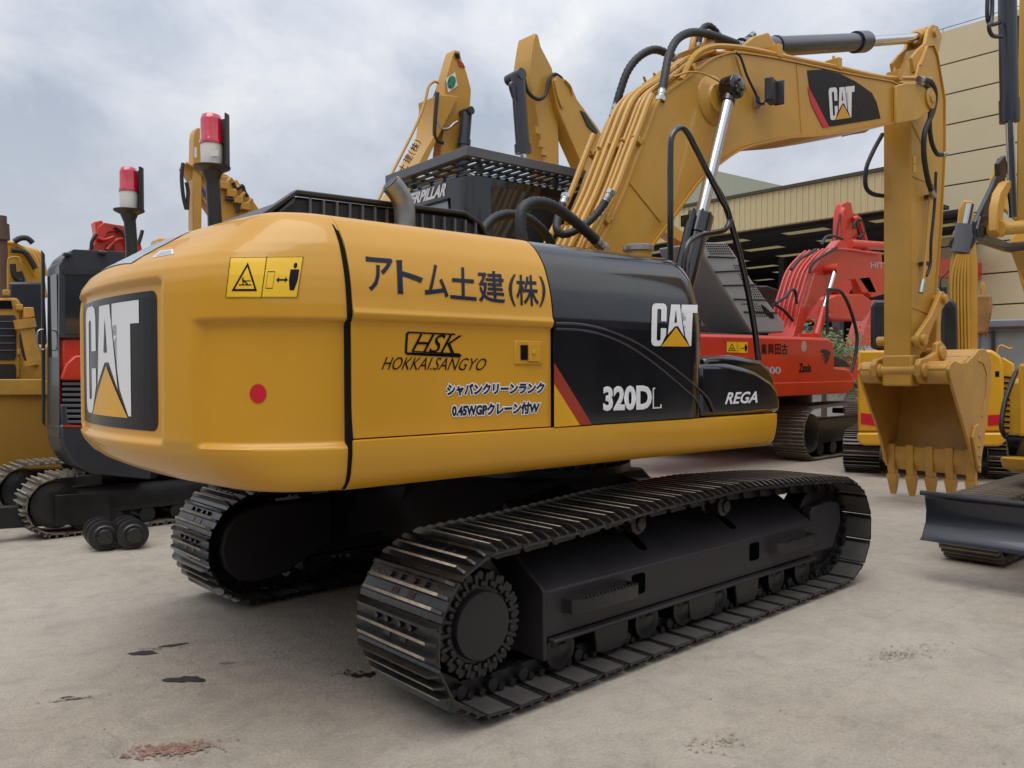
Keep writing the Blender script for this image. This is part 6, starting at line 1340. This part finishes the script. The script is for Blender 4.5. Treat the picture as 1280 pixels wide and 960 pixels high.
arm_foot(MA, Fr(ao), (440, 330), (462, 330), -.25, .5, (.9, 1.9), YELB); stick_end(MA, Fr(ao), (552, 213), (580, 213), -.17, .2, YELB)
arm_foot(B2, Fr(bo), (742, 238), (788, 238), -.28, .25, (1.2, 3.6), YELB); m = MB(); fb = Fr(bo); q1, q2 = fb.y(742, 240, -.28), fb.y(788, 240, -.28); m.prism([(.9, 0, 3.7), (1.5, 0, 3.7), (1.9, 1.3, 1.9), (1.3, 1.3, 1.9)], (0, .25, 0)); m.build('boom_foot', YELB, B2); stick_end(B2, Fr(bo), (678, 209), (699, 213), -.17, .3, YELB)
arm_foot(KO, Fr(ko), (274, 278), (326, 274), -.45, .22, (2.0, 1.9), YELB); stick_end(KO, Fr(ko), (241, 292), (251, 289), -.5, .2, YELB)
arm_foot(RB_, Fr(ro), (114, 328), (180, 328), -.3, .22, (1.2, 1.7), RED)
# ---------------------------------------------------------------- two spare rollers on the ground
for (px, py, lab) in ((128, 671, 'black spare track roller lying on the ground, left of a pair'), (164, 669, 'black spare track roller lying on the ground, right of a pair')):
    c = at_z(px+3, py+18, 0); r = .128
    rl = thing('track_roller', lab, 'roller', (c.x, c.y, 0), R(84), 'spare rollers on the ground')
    m = MB(); m.lathe((0, 0, r), [(.085, -.012), (.095, 0), (r, .004), (r, .050), (.094, .056), (.094, .150), (r, .156), (r, .200), (.090, .206), (.090, .300), (r*.96, .305), (r*.96, .335), (.06, .34)], 36, (1, 0, 0)); m.build('roller_body', BLKP, rl, ang=28)
    m = MB(); m.lathe((0, 0, r), [(.060, -.05), (.066, -.04), (.066, 0)], 24, (1, 0, 0)); m.box((-.052, 0, r), (.012, .040, .135), M=Matrix.Rotation(R(-42), 3, 'X')); m.build('end_collar', STEEL if False else BLKG, rl, bevel=.004)
# ---------------------------------------------------------------- unseen hall added for the dark reflection in the paint and dimmer side light
ws = thing('unseen_hall', 'long dark hall added out of view to darken reflections in the paint', 'unseen_hall', (0, -19, 0))
m = MB(); m.span(-30, 40, -8, 0, 0, 6.2); m.build('hall_body', mat('unseen_hall_grey', (.10, .10, .10), .7), ws); m = MB(); m.span(-26, -17, .05, 33, 0, 6.0); m.build('shading_wing', mat('unseen_hall_grey', ()), ws)  # wing added out of view to darken the rear of the counterweight
for k in range(11): m = MB(); m.span(-27+k*6, -23+k*6, .002, .05, 0, 4.2); m.build('roller_door', mat('door_dark', (.03, .03, .035), .6), ws)
